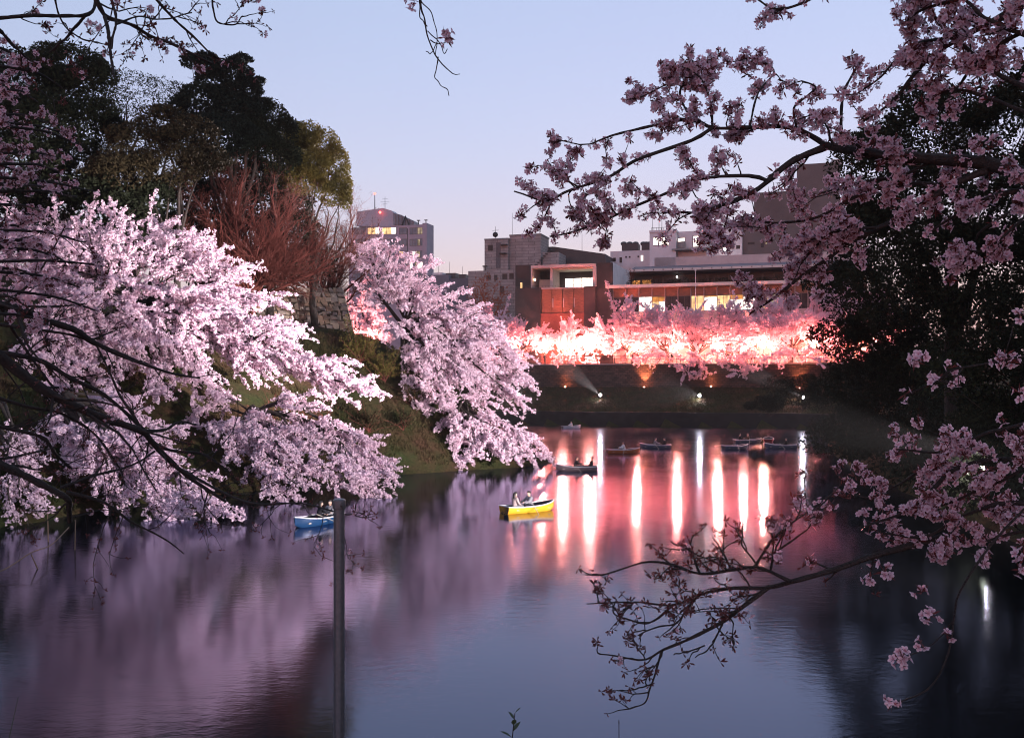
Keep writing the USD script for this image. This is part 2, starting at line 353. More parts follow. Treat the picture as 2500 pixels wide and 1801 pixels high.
floodlight('floodlight', 'rose floodlight under the cherry beyond the old stone wall', at(905, 838, 117), at(880, 720, 123), (1.0, 0.30, 0.24), 1500, 30, 'rose floodlights', cone=60, height=.5)

# ------------------------------------------------------------------ trees on the left bank
def base_at(px, D):
    x = (px - CX) / FPX * D
    return np.array([x, D, float(ground_z(x, D)) - 0.15])

def limbs_to_trunk(base, top, targets, seed, r_base, K=22, sag=0.0, fork=(0.55, 1.0)):
    """a trunk from base to top and one limb from the trunk's upper part to each target"""
    rng = np.random.default_rng(seed)
    trunk = wiggle(spline([base, base * 0.6 + top * 0.4 + rng.normal(size=3) * 0.25, top], K), 0.12, seed)
    P, R = [], []
    for tg in targets:
        tg = [np.asarray(q, float) for q in (tg if isinstance(tg, list) else [tg])]
        k = int((K - 1) * rng.uniform(*fork)); s = trunk[k]
        end = tg[-1]; span = np.linalg.norm(end - s)
        if len(tg) == 1:
            mid = s * 0.5 + end * 0.5 + np.array([0, 0, sag * span]) + rng.normal(size=3) * 0.05 * span
            tg = [mid] + tg
        P.append(wiggle(spline([s] + tg, K), 0.025 * span, seed + len(P) * 7))
        r0 = min(r_base * 0.62, 0.035 + 0.016 * span); R.append(np.linspace(r0, 0.02, K))
    return trunk, np.linspace(r_base, r_base * 0.55, K), np.array(P), np.array(R)

def cherry_mesh(base, top, targets, seed, r_base=0.35, sag=0.12, spray=2.9, s_den=4.0, twig=0.62, t_den=4.4, puff_den=14.0, puff=0.13, q=4, flat=0.28, trop=(0.75, -0.2, -0.5), fork=(0.5, 1.0), t0=0.22):
    rng = np.random.default_rng(seed)
    tr, trR, P, R = limbs_to_trunk(base, top, targets, seed, r_base, sag=sag, fork=fork)
    S, SR = sprout(P, R, rng, s_den, spray, t0=t0, angle=(15, 60), flat=flat, trop=trop, wob=0.14, K=6, rmin=0.016, taper=0.45)
    T, TR = sprout(S, SR, rng, t_den, twig, t0=0.12, angle=(20, 55), flat=0.4, trop=(trop[0] * .5, trop[1] * .5, trop[2] * 0.5), wob=0.18, K=3, rmin=0.010, taper=0.4)
    wood = MB().tube(tr, trR, 9)
    wood.add(*tubes(P, R, 6))
    tw = MB().add(*tubes(S, SR, 3)).add(*tubes(T, TR, 2))
    C = np.vstack([along(T, rng, puff_den, 0.1, 0.045), along(S[:, 2:], rng, puff_den * 0.8, 0.2, 0.055), along(P[:, 14:], rng, puff_den * 0.8, 0.0, 0.12)])
    fl = puffs(C, rng, puff, q, 0.65)
    return wood.mesh(), tw.mesh(), fl

def cherry(name, label, base, top, targets, seed, group=None, mat=None, **kw):
    w, tw, fl = cherry_mesh(base, top, targets, seed, **kw)
    t = thing(name, label, 'cherry tree', (0, 0, 0), 0, group)
    obj('trunk', w, bark, t, smooth=True)
    obj('twigs', tw, bark, t, kind='stuff')
    obj('blossom_crown', fl, mat or blossom, t, kind='stuff')
    return t

GL = 'floodlit cherry trees leaning over the water from the left bank'
A = lambda px, py, D: at(px, py, D)
# the great tree whose blossom fills the left of the view
b = base_at(330, 73)
cherry('cherry_tree', 'largest floodlit cherry tree, its crown filling the left bank above the waterside ones', b, b + [1.5, -1.0, 4.2],
       [A(290, 520, 77), A(170, 560, 78), A(380, 530, 78), A(460, 575, 77), A(70, 600, 76), A(520, 630, 75), A(580, 650, 75), A(230, 620, 74),
        [A(500, 690, 74), A(630, 740, 72)], [A(500, 740, 73), A(655, 790, 70)], [A(550, 800, 72), A(730, 880, 70), A(905, 955, 68)], A(690, 830, 70), A(770, 920, 68),
        [A(500, 820, 71), A(640, 880, 69), A(790, 900, 68)], A(600, 890, 68), A(540, 800, 69), A(430, 720, 70), A(330, 690, 69), A(240, 720, 68), A(120, 740, 67),
        A(40, 700, 68), A(60, 830, 66), A(180, 820, 66), A(300, 860, 66), A(420, 860, 66), A(500, 930, 66), A(20, 560, 75), A(130, 650, 70), A(150, 880, 65), A(30, 900, 64), A(260, 930, 65), A(380, 950, 65), A(350, 780, 68), A(480, 760, 70), A(100, 960, 63), A(380, 640, 73), A(100, 660, 72), A(560, 700, 72), A(450, 650, 74),A(20, 640, 74)],
       11, GL, r_base=0.5, spray=3.2, t0=0.3, s_den=4.4)
b = base_at(560, 69)
cherry('cherry_tree', 'floodlit cherry tree reaching over the blue rowing boat, lowest branch near the steel post', b, b + [2.0, -1.6, 2.4],
       [[A(700, 1010, 67), A(850, 1090, 65), A(958, 1165, 63)], [A(700, 980, 66), A(800, 1030, 65), A(905, 1085, 64)], A(800, 1170, 61), A(720, 1190, 60), A(640, 1130, 62),
        A(560, 1090, 63), A(700, 1080, 64), A(620, 1010, 66), A(500, 1040, 65), A(860, 1150, 62), A(760, 1100, 63), A(660, 1190, 60), A(540, 960, 68), A(470, 1000, 67), A(900, 1200, 62)],
       12, GL, r_base=0.32, spray=2.3, sag=0.06, t0=0.28)
b = base_at(120, 60)
cherry('cherry_tree', 'floodlit cherry tree at the lower left drooping to the water beside thin stakes', b, b + [1.6, -1.4, 2.6],
       [[A(330, 1080, 58), A(450, 1180, 55), A(535, 1245, 52)], [A(300, 1100, 57), A(400, 1220, 54), A(480, 1285, 52)], A(390, 1285, 52), A(300, 1240, 53), A(330, 1170, 54), A(240, 1110, 56),
        A(300, 1030, 58), A(420, 1120, 56), A(180, 1060, 57), A(250, 1180, 54), A(440, 1240, 53), A(360, 1100, 56), A(350, 1000, 60), A(260, 960, 61), A(420, 1050, 60), A(130, 1010, 58), A(60, 1080, 56), A(180, 1140, 55), A(300, 1150, 55), A(410, 1270, 52)],
       13, GL, r_base=0.28, spray=2.0, sag=0.05, t0=0.3)
b = base_at(-60, 56)
cherry('cherry_tree', 'small cherry spray hanging at the very left edge above the pale bank ledge', b, b + [1.2, -0.8, 2.0],
       [A(100, 1215, 51), A(60, 1270, 50), A(20, 1220, 51), A(120, 1260, 50), A(20, 1290, 49)], 14, GL, r_base=0.2, spray=1.3, sag=0.05, puff_den=6, t0=0.4)
b = base_at(20, 88)
cherry('cherry_tree', 'dim cherry tree higher on the left slope against the dark wood', b, b + [1.0, -0.5, 4.5],
       [A(235, 470, 88), A(180, 420, 88), A(110, 390, 88), A(60, 430, 87), A(150, 480, 86), A(230, 430, 90), A(40, 500, 86), A(90, 340, 90)], 15, GL, r_base=0.3, spray=2.2, puff_den=5)
# the tree on the point
b = base_at(985, 93)
cherry('cherry_tree', 'floodlit cherry tree on the tip of the left bank in front of the distant buildings', b, b + [0.6, -1.2, 4.0],
       [[A(930, 720, 95), A(900, 600, 98)], [A(950, 690, 93), A(950, 610, 94)], A(1000, 640, 92), A(1050, 655, 92), A(1110, 715, 90), A(1180, 765, 89), A(1215, 800, 88), A(1255, 870, 87),
        A(1285, 930, 86), A(1255, 965, 85), A(1200, 900, 86), A(1100, 790, 88), A(1030, 740, 90), A(960, 700, 91), A(1150, 850, 86), A(1060, 860, 86), A(1140, 930, 84), A(1040, 930, 85),
        A(1180, 980, 84), A(960, 800, 88), A(1090, 980, 84), A(1010, 990, 85), A(1010, 680, 95), A(1130, 770, 92), A(1230, 920, 88)],
       16, GL, r_base=0.42, spray=2.8, sag=0.1, puff=0.125, t0=0.3, s_den=5.0)
b = base_at(1090, 87)
cherry('cherry_tree', 'low cherry tree at the water line of the point, limb stretched level over the moat', b, b + [1.6, -1.6, 1.2],
       [[A(1170, 1030, 84), A(1250, 1070, 83), A(1345, 1118, 82)], [A(1160, 1020, 84), A(1240, 1040, 83), A(1310, 1075, 82)], A(1230, 1110, 81), A(1180, 1085, 82), A(1130, 1060, 83), A(1270, 1110, 81), A(1150, 1120, 81),
        A(1100, 1100, 82), A(1200, 1020, 84), A(1080, 1040, 84)],
       17, GL, r_base=0.25, spray=1.9, sag=0.02, t0=0.3, puff=0.15)
b = base_at(885, 124)
cherry('cherry_tree', 'rosy lit cherry tree glimpsed beyond the old stone wall', b, b + [0.2, 0, 2.2],
       [A(840, 760, 122), A(880, 730, 122), A(920, 760, 122), A(850, 810, 120), A(900, 800, 120), A(930, 830, 121), A(870, 840, 120), A(835, 720, 124), A(880, 690, 125)], 18, GL, r_base=0.3, spray=2.2, puff=0.18, puff_den=6)

# bare reddish trees in front of the wood
def bare(name, label, base, top, targets, seed, spray=3.0, s_den=3.0, twig=1.3, t_den=4.0, bloom=None, r_base=0.3, fine=4.0, mat=None, bud=0.06):
    mat = mat or twig_red
    rng = np.random.default_rng(seed)
    tr, trR, P, R = limbs_to_trunk(base, top, targets, seed, r_base, sag=0.04, fork=(0.3, 1.0))
    S, SR = sprout(P, R, rng, s_den, spray, t0=0.2, angle=(20, 60), flat=0.9, up=0.06, wob=0.14, K=6, rmin=0.014)
    T, TR = sprout(S, SR, rng, t_den, twig, t0=0.15, angle=(20, 55), flat=0.9, up=0.1, wob=0.14, K=4, rmin=0.011)
    F, FR = sprout(T, TR, rng, fine, twig * 0.5, t0=0.2, angle=(20, 60), flat=1, up=0.05, wob=0.15, K=3, rmin=0.009)
    t = thing(name, label, 'bare tree')
    obj('trunk', MB().tube(tr, trR, 8).add(*tubes(P, R, 5)).mesh(), mat, t, smooth=True)
    obj('twigs', join(tubes(S, SR, 3), tubes(T, TR, 2), tubes(F, FR, 2)), mat, t, kind='stuff')
    if bloom: obj('buds', puffs(along(F, rng, bloom, 0.2, 0.02), rng, bud, 2, 0.5), mat, t, kind='stuff')
    return t
b = base_at(610, 92)
bare('bare_tree', 'bare tree with a haze of red-brown twigs between the dark wood and the blossom', b, b + [0.3, -0.5, 3.5],
     [A(480, 480, 92), A(540, 430, 93), A(600, 405, 93), A(660, 420, 93), A(720, 470, 93), A(780, 520, 92), A(830, 560, 92), A(520, 560, 91), A(620, 500, 90), A(700, 560, 90), A(780, 600, 90), A(860, 620, 90), A(740, 660, 90), A(590, 600, 90), A(460, 440, 94), A(670, 620, 89), A(440, 540, 92), A(800, 560, 92), A(560, 440, 94), A(700, 500, 90), A(640, 560, 88), A(840, 640, 91)],
     21, bloom=5.0, s_den=5.5, fine=2.2)
b = base_at(790, 111)
bare('bare_tree', 'second bare twiggy tree above the old stone wall', b, b + [0, -0.3, 4.8],
     [A(740, 590, 108), A(790, 540, 109), A(840, 530, 108), A(880, 510, 107), A(915, 560, 106), A(830, 620, 106), A(720, 640, 107), A(900, 640, 106), A(860, 580, 107), A(940, 610, 106), A(770, 660, 106), A(860, 480, 109)], 22, bloom=5.0, s_den=4.0, fine=3.0)
b = base_at(690, 71)
bare('dry_bush', 'leafless reddish bush on the slope under the blossom', b, b + [0.2, -0.3, 0.7],
     [A(650, 975, 69), A(700, 960, 69), A(740, 970, 69), A(780, 1000, 68), A(690, 1010, 68), A(640, 1000, 69), A(600, 985, 69), A(810, 1010, 69)], 23, spray=1.3, s_den=4, twig=0.7, r_base=0.07)

# evergreens
def leafy(name, label, base, top, lobes, seed, mat, leaf=0.30, dens=33.0, r_base=0.4, cat='tree'):
    """lobes: (centre, rx, ry, rz); a limb runs to each lobe"""
    rng = np.random.default_rng(seed)
    tr, trR, P, R = limbs_to_trunk(base, top, [np.asarray(l[0]) for l in lobes], seed, r_base, sag=0.0, fork=(0.4, 1.0))
    S, SR = sprout(P, R, rng, 1.0, 1.8, t0=0.45, angle=(30, 70), flat=0.9, wob=0.15, K=4, rmin=0.02)
    t = thing(name, label, cat)
    obj('trunk', MB().tube(tr, trR, 8).add(*tubes(P, R, 5)).add(*tubes(S, SR, 3)).mesh(), bark, t, smooth=True)
    b = MB()
    for (c, rx, ry, rz) in lobes:
        n = int(dens * 4 * math.pi * ((rx * ry) ** 1.6 + (rx * rz) ** 1.6 + (ry * rz) ** 1.6) ** (1 / 1.6) / 3 ** (1 / 1.6))
        b.add(*lump(c, rx, ry, rz, rng, n, leaf))
        for k in range(7):                                   # knobbly outline: small lobes round each big one
            d = unit(rng.normal(size=3)); d[2] = abs(d[2]) * 0.9 - 0.15
            s = rng.uniform(0.28, 0.5)
            b.add(*lump(np.asarray(c) + d * np.array([rx, ry, rz]) * 0.85, rx * s, ry * s, rz * s * 0.8, rng, int(n * s * s * 0.9), leaf))
    obj('leaf_crown', b.mesh(), mat, t, kind='stuff')
    return t
def lobes_px(rows):
    """(px, py, D, radius across in px, radius up in px)"""
    return [(at(px, py, D), rx * D / FPX, rx * D / FPX * 0.9, rz * D / FPX) for px, py, D, rx, rz in rows]
def wood(px, D, h, rows, name, label, seed, mat, **kw):
    b = base_at(px, D); return leafy(name, label, b, b + [0, 0, h], lobes_px(rows), seed, mat, **kw)
wood(110, 88, 9, [(60, 190, 88, 90, 70), (160, 165, 88, 95, 62), (220, 200, 88, 60, 70), (100, 290, 86, 110, 80), (210, 300, 87, 80, 75), (20, 280, 86, 80, 90), (60, 400, 85, 110, 80), (190, 400, 86, 90, 70)],
     'evergreen_tree', 'tall dark round-headed evergreen at the left end of the wood', 31, leaf_dark)
wood(330, 99, 10, [(320, 205, 99, 60, 38), (390, 215, 99, 55, 32), (350, 260, 98, 70, 40), (300, 250, 99, 40, 40), (420, 250, 99, 40, 35)],
     'evergreen_tree', 'thin lacy tree with sky showing through between the two dark crowns', 32, leaf_dark, dens=8, leaf=0.22)
wood(560, 96, 11, [(520, 190, 96, 45, 50), (570, 180, 95, 42, 42), (600, 220, 96, 38, 30), (500, 250, 95, 70, 50), (580, 270, 95, 65, 45), (540, 330, 93, 90, 55), (630, 200, 96, 18, 12), (590, 145, 96, 22, 14), (500, 140, 96, 26, 16), (470, 150, 95, 30, 18)],
     'pine_tree', 'ragged dark pine rising highest behind the wood, tufted branch tips against the sky', 33, needle, leaf=0.34, dens=40)
wood(660, 97, 9, [(650, 290, 97, 55, 50), (690, 320, 96, 40, 45), (620, 340, 95, 60, 50), (680, 380, 95, 50, 45)],
     'evergreen_tree', 'rounded dark evergreen just right of the ragged pine', 34, leaf_dark)
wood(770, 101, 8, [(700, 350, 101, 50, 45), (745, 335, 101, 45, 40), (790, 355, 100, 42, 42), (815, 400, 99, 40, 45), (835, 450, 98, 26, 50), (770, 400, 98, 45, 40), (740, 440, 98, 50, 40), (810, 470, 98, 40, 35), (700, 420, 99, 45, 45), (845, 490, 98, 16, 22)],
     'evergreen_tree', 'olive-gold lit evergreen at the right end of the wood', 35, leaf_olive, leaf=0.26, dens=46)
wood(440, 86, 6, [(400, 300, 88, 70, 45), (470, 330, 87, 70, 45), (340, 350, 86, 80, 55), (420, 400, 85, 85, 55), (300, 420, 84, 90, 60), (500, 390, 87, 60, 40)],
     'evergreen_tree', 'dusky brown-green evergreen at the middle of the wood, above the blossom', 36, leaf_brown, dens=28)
wood(560, 102, 6, [(520, 420, 101, 70, 45), (590, 400, 102, 60, 40), (450, 460, 100, 70, 45), (640, 430, 102, 50, 40), (560, 480, 101, 80, 50), (470, 560, 98, 90, 60), (600, 580, 99, 90, 60), (700, 560, 100, 80, 60), (380, 560, 97, 80, 60), (640, 660, 101, 110, 60), (760, 640, 102, 70, 50), (500, 640, 99, 100, 55), (650, 490, 98, 60, 50), (720, 500, 100, 50, 40), (690, 450, 99, 50, 40)],
     'evergreen_tree', 'low evergreen behind the bare red-brown tree', 37, leaf_dark, dens=16, leaf=.42)
wood(240, 84, 4, [(220, 470, 84, 80, 50), (300, 500, 84, 80, 50), (130, 480, 84, 80, 50), (370, 480, 85, 60, 45), (40, 490, 84, 70, 60), (300, 580, 92, 90, 50), (180, 570, 92, 90, 50), (80, 570, 91, 80, 50), (420, 600, 94, 80, 50)],
     'evergreen_tree', 'dark shaded evergreen directly behind the largest cherry crown', 38, leaf_dark, dens=16, leaf=.4)

# bushes and grass on the slope
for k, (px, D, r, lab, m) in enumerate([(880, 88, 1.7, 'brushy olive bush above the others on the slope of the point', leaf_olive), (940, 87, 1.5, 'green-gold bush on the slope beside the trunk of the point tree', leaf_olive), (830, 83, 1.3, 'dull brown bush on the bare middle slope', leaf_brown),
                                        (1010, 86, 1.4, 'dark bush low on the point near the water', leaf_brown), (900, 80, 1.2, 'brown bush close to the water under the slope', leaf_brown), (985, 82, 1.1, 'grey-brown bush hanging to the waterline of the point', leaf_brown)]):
    x = (px - CX) / FPX * D; z = float(ground_z(x, D)); rng = np.random.default_rng(60 + k)
    t = thing('bush', lab, 'bush', (x, D, z))
    st, sr = sprout(np.array([[[0, 0, 0], [0, 0, 0.6 * r]]]), np.array([[0.05, 0.03]]), rng, 60, r * 1.5, t0=0, angle=(10, 75), flat=1, wob=0.12, K=5, rmin=0.012)
    obj('stems', tubes(st, sr, 3), twig_red, t, kind='stuff')
    C = np.vstack([along(st, rng, 26, 0.35, 0.14)])
    obj('leaves', puffs(C, rng, 0.16, 2, 0.7, True), m, t, kind='stuff')
rng = np.random.default_rng(71)
gxy = np.stack([rng.uniform(-40, 4, 90000), rng.uniform(44, 105, 90000)], 1)
gp = shapely.points(gxy); dl = shapely.distance(LINES['left'], gp)
keep = (~shapely.contains(water_poly, gp)) & (dl < 17) & (dl > 0.3) & (fbm(np.c_[gxy * 0.35, 0 * gxy[:, :1]], 3, 4) > 0.42)
gxy = gxy[keep]; gz = ground_z(gxy[:, 0], gxy[:, 1]); n = len(gxy)
h = rng.uniform(0.12, 0.38, n); az = rng.uniform(0, 6.3, n); ln = rng.normal(size=(n, 2)) * 0.12
bx = np.stack([np.cos(az), np.sin(az)], 1) * 0.05
v = np.stack([np.c_[gxy - bx, gz - 0.03], np.c_[gxy + bx, gz - 0.03], np.c_[gxy + ln + [0.04, -0.05], gz + h]], 1)
grass_mat = M('grass', (0.042, 0.046, 0.014), 0.8, 0.1, 0.5, 0.35, island=0.4, trans=0.25, color2=(0.075, 0.043, 0.024))
obj('grass', (v.reshape(-1, 3), np.arange(3 * n).reshape(-1, 3)), grass_mat, kind='stuff', label='rough grass tufts over the left slope')

# ------------------------------------------------------------------ the far bank: buildings
tile_beige = usdkit.material(stage, '/World/Looks/tile_beige', {
    'tc': ('texture_coordinate', {}), 'sx': ('separate_xyz', {}), 'ad': ('math', {'math_type': 'add'}), 'cx': ('combine_xyz', {}),
    'br': ('brick_texture', {'scale': 1.0, 'brick_width': 1.8, 'row_height': 0.6, 'mortar_size': 0.03, 'offset': 0.5, 'color1': (0.30, 0.25, 0.25), 'color2': (0.26, 0.22, 0.22), 'mortar': (0.12, 0.10, 0.10)}),
    'n': ('noise_texture', {'scale': 0.7, 'detail': 5.0}), 'r': ('rgb_ramp', {'ramp': [(0.3, (0.75, 0.75, 0.75)), (0.7, (1.1, 1.1, 1.1))]}), 'm': ('mix', {'mix_type': 'multiply', 'fac': 1.0}),
    'p': ('principled_bsdf', {'roughness': 0.8, 'specular_ior_level': 0.2})},
    [('tc.object', 'sx.vector'), ('sx.x', 'ad.value1'), ('sx.y', 'ad.value2'), ('ad.value', 'cx.x'), ('sx.z', 'cx.y'), ('cx.vector', 'br.vector'), ('tc.object', 'n.vector'), ('n.fac', 'r.fac'),
     ('br.color', 'm.color1'), ('r.color', 'm.color2'), ('m.color', 'p.base_color')], surface='p.BSDF')
mauve_tile = M('mauve_tile', (0.32, 0.27, 0.33), 0.7, 0.3, 0.15, 0.4)
dark_steel_wall = M('dark_sheet', (0.035, 0.037, 0.042), 0.5, 0.4, 0.3, 0.5)
brown_conc = M('brown_concrete', (0.042, 0.037, 0.038), 0.8, 0.25, 0.35, 0.6, bump=0.2, bscale=3)
pale_conc = M('pale_concrete', (0.42, 0.36, 0.35), 0.8, 0.25, 0.2, 0.5)
wood_panel = usdkit.material(stage, '/World/Looks/wood_panel', {
    'tc': ('texture_coordinate', {}), 'mp': ('mapping', {'scale': (0.6, 0.6, 5.0)}), 'n': ('noise_texture', {'scale': 2.0, 'detail': 6.0, 'roughness': 0.6}),
    'r': ('rgb_ramp', {'ramp': [(0.3, (0.10, 0.04, 0.025)), (0.7, (0.23, 0.10, 0.055))]}), 'p': ('principled_bsdf', {'roughness': 0.45, 'specular_ior_level': 0.35})},
    [('tc.object', 'mp.vector'), ('mp.vector', 'n.vector'), ('n.fac', 'r.fac'), ('r.color', 'p.base_color')], surface='p.BSDF')
white_wall = M('white_wall', (0.62, 0.57, 0.60), 0.8, 0.2, 0.2, 0.3)
grey_roof = M('grey_roof', (0.17, 0.16, 0.19), 0.6, 0.3, 0.25, 0.4)
beige_wall = M('beige_wall', (0.14, 0.115, 0.115), 0.85, 0.2, 0.2, 0.3)
dark_glass = usdkit.material(stage, '/World/Looks/dark_glass', {'n': ('noise_texture', {'scale': 0.8}), 'r': ('rgb_ramp', {'ramp': [(0.4, (0.012, 0.014, 0.018)), (0.6, (0.03, 0.033, 0.04))]}), 'p': ('principled_bsdf', {'roughness': 0.3, 'specular_ior_level': 0.15})},
    [('n.fac', 'r.fac'), ('r.color', 'p.base_color')], surface='p.BSDF')
blue_glass = usdkit.material(stage, '/World/Looks/blue_glass', {'n': ('noise_texture', {'scale': 0.5}), 'r': ('rgb_ramp', {'ramp': [(0.4, (0.10, 0.12, 0.16)), (0.6, (0.16, 0.18, 0.22))]}), 'p': ('principled_bsdf', {'roughness': 0.3, 'specular_ior_level': 0.3})},
    [('n.fac', 'r.fac'), ('r.color', 'p.base_color')], surface='p.BSDF')
frame_mat = M('window_frame', (0.10, 0.08, 0.075), 0.5, 0.4, 0.2, metal=0.4)
def lit(name, c, s):
    """a lit room behind a pane: uneven warm light"""
    return usdkit.material(stage, '/World/Looks/' + name, {'g': ('geometry', {}), 'mp': ('mapping', {'scale': (0.9, 0.9, 0.7)}), 'n': ('noise_texture', {'scale': 1.0, 'detail': 2.0}), 'r': ('rgb_ramp', {'ramp': [(0.3, tuple(np.array(c) * 0.35)), (0.62, tuple(c))]}),
        'e': ('emission', {'strength': s})}, [('g.position', 'mp.vector'), ('mp.vector', 'n.vector'), ('n.fac', 'r.fac'), ('r.color', 'e.color')], surface='e.emission')
lit_white = lit('lit_white', (1.0, 0.86, 0.74), 1.0)
lit_warm = lit('lit_warm', (1.0, 0.60, 0.28), 0.42)
lit_dim = lit('lit_dim', (1.0, 0.75, 0.5), 0.12)
lit_amber = lit('lit_amber', (1.0, 0.38, 0.10), 0.22)
red_lamp = EM('red_lamp', (1.0, 0.06, 0.05), 3.0)
white_lamp = EM('white_lamp', (1.0, 0.9, 0.85), 4.0)
warm_lamp = EM('warm_lamp', (1.0, 0.55, 0.3), 3.0)

def B(parent, name, u0, u1, v0, v1, z0, z1, mat, label=None, sub=None):
    return obj(name, MB().box((u0, v0, z0), (u1, v1, z1), fb).mesh(), mat, sub or parent, label)
def Bpx(parent, name, x0, x1, y0, y1, v, depth, mat, z0=None, label=None, sub=None):
    """a block whose front face, v metres back, covers the photograph's x0..x1, y0 (top) .. y1"""
    (u0, zt), (u1, _) = uz(x0, y0, v), uz(x1, y0, v)
    return B(parent, name, u0, u1, v, v + depth, Zf(x0, y1, v) if z0 is None else z0, zt, mat, label, sub)
def window(parent, u0, u1, z0, z1, v, mat, split=1, fr=0.08, proud=0.05, glow=None):
    """frame with mullions and one pane per light, set into the face at v"""
    m = MB(); w = (u1 - u0) / split
    for a, b_ in ((u0 - fr, u0), (u1, u1 + fr)): m.box((a, v - proud, z0 - fr), (b_, v + 0.1, z1 + fr), fb)
    for a, b_ in ((z0 - fr, z0), (z1, z1 + fr)): m.box((u0, v - proud, a), (u1, v + 0.1, b_), fb)
    for k in range(1, split): m.box((u0 + k * w - fr / 2, v - proud * 0.8, z0), (u0 + k * w + fr / 2, v + 0.1, z1), fb)
    f = obj('window', m.mesh(), frame_mat, parent)
    for k in range(split):
        mm = glow[k] if glow else mat
        obj('pane', MB().box((u0 + k * w + (fr / 2 if k else 0), v - 0.015, z0), (u0 + (k + 1) * w - (fr / 2 if k < split - 1 else 0), v + 0.05, z1), fb).mesh(), mm, f)
    return f
def mast(parent, px, py_top, py_base, v, r=0.06, arms=(), dish=False, name='antenna'):
    u, zt = uz(px, py_top, v); zb = Zf(px, py_base, v)
    m = MB().tube(fb([[u, v, zb - 0.4], [u, v, zt]]), [r, r * 0.6], 6)
    for z, w in arms: m.tube(fb([[u - w, v, zt - z], [u + w, v, zt - z]]), [r * .5] * 2, 5)
    if dish:
        q = trimesh.creation.icosphere(2, 0.55); q.apply_scale([1, .6, 1]); q.apply_translation(fb([u, v - 0.2, zb + 0.9])); m.tm(q)
    return obj(name, m.mesh(), steel_dark, parent)
Z0 = 10.0
# --- mauve office tower at the left
V = 130
t = thing('office_tower', 'mauve tiled office block with banded windows and a sloping glazed top', 'office building')
u0, u1, zt = U(852, V), U(1036, V), Zf(1030, 548, V)
B(t, 'wall', u0, u1, V, V + 6, Z0, zt, mauve_tile)
B(t, 'corner_pier', u1 - 0.55, u1 + 0.9, V - 0.25, V + 5.6, Z0, zt + 0.35, mauve_tile)
B(t, 'recess_strip', U(994, V), U(995.5, V), V - 0.04, V, Z0, zt - 1.0, dark_steel_wall)
rng = np.random.default_rng(5)
for r, (ya, yb) in enumerate([(557, 572), (585, 600), (614, 629), (641, 656), (668, 683), (696, 711)]):
    for c, (xa, xb, sp) in enumerate([(862, 892, 3), (898, 926, 3), (932, 967, 3), (975, 993, 2), (1001, 1032, 5)]):
        z1, z0 = Zf(xa, ya, V), Zf(xa, yb, V)
        gl = [blue_glass] * sp
        if r == 0 and c in (1, 2): gl = [lit_warm, lit_warm, lit_white]
        if (r, c) == (0, 4): gl = [blue_glass, blue_glass, blue_glass, lit_dim, lit_dim]
        if (r, c) == (2, 4): gl = [blue_glass, lit_white, lit_dim, lit_dim, blue_glass]
        if (r, c) in ((1, 4),): gl = [blue_glass, blue_glass, blue_glass, lit_dim, blue_glass]
        if (r, c) == (2, 3): gl = [lit_warm, blue_glass]
        if (r, c) == (3, 4): gl = [lit_white, blue_glass, lit_dim, lit_white, lit_white]
        window(t, U(xa, V), U(xb, V), z0, z1, V, blue_glass, sp, fr=0.10, glow=gl)
def wedge(v0, v1, pts):
    b0, b1 = [fb([U(x, v0) , v0, Zf(x, y, v0)]) for x, y in pts], [fb([U(x, v0), v1, Zf(x, y, v0)]) for x, y in pts]
    n = len(pts); v = np.array(b0 + b1); f = [[0, k, k + 1] for k in range(1, n - 1)] + [[n, n + k + 1, n + k] for k in range(1, n - 1)]
    for k in range(n): f += [[k, k + n, (k + 1) % n + n], [k, (k + 1) % n + n, (k + 1) % n]]
    return v, np.array(f)
obj('penthouse', wedge(V + 2, V + 5.5, [(870, 552), (870, 517), (935, 508), (955, 514), (975, 530), (975, 552)]), M('penthouse_wall', (0.36, 0.35, 0.42), 0.6, 0.3, 0.2), t)
pent = obj('roof_glazing', wedge(V + 1.5, V + 5, [(960, 549), (960, 520), (977, 524), (1011, 540), (1011, 549)]), blue_glass, t)
for k, x in enumerate((962, 969, 977, 986, 995, 1004)): obj('glazing_bar', MB().tube(fb([[U(x, V), V + 1.35, Zf(x, 549, V)], [U(x, V), V + 1.35, Zf(x, min(522 + max(0, x - 975) * 0.5, 541), V)]]), [0.09, 0.09], 5).mesh(), frame_mat, pent)
obj('roof_brace', MB().tube(fb([[U(978, V), V + 1.0, zt], [U(987, V), V + 1.0, zt + 3.0], [U(996, V), V + 1.0, zt]]), [0.25] * 3, 6).mesh(), steel_dark, t)
for x in (1019, 1037): obj('roof_vent', MB().tube(fb([[U(x, V), V + 1, zt - .1], [U(x, V), V + 1, zt + 1.3]]), [0.14, 0.14], 6).box((U(x, V) - .45, V + .7, zt + 1.3), (U(x, V) + .45, V + 1.3, zt + 1.55), fb).mesh(), steel_dark, t)
mm = mast(t, 915, 472, 508, V + 4, 0.16); mast(t, 940, 480, 508, V + 4, 0.07, [(0.8, 1.0), (1.6, 1.5), (2.3, .8)])
for px, py in ((915, 475), (928, 521)):
    q = trimesh.creation.icosphere(2, 0.4); u, z = uz(px, py, V + 1 if py > 500 else V + 4); q.apply_translation(fb([u, (V + 1.0 if py > 500 else V + 4), z + .3])); obj('warning_light', (q.vertices, q.faces), red_lamp, t)
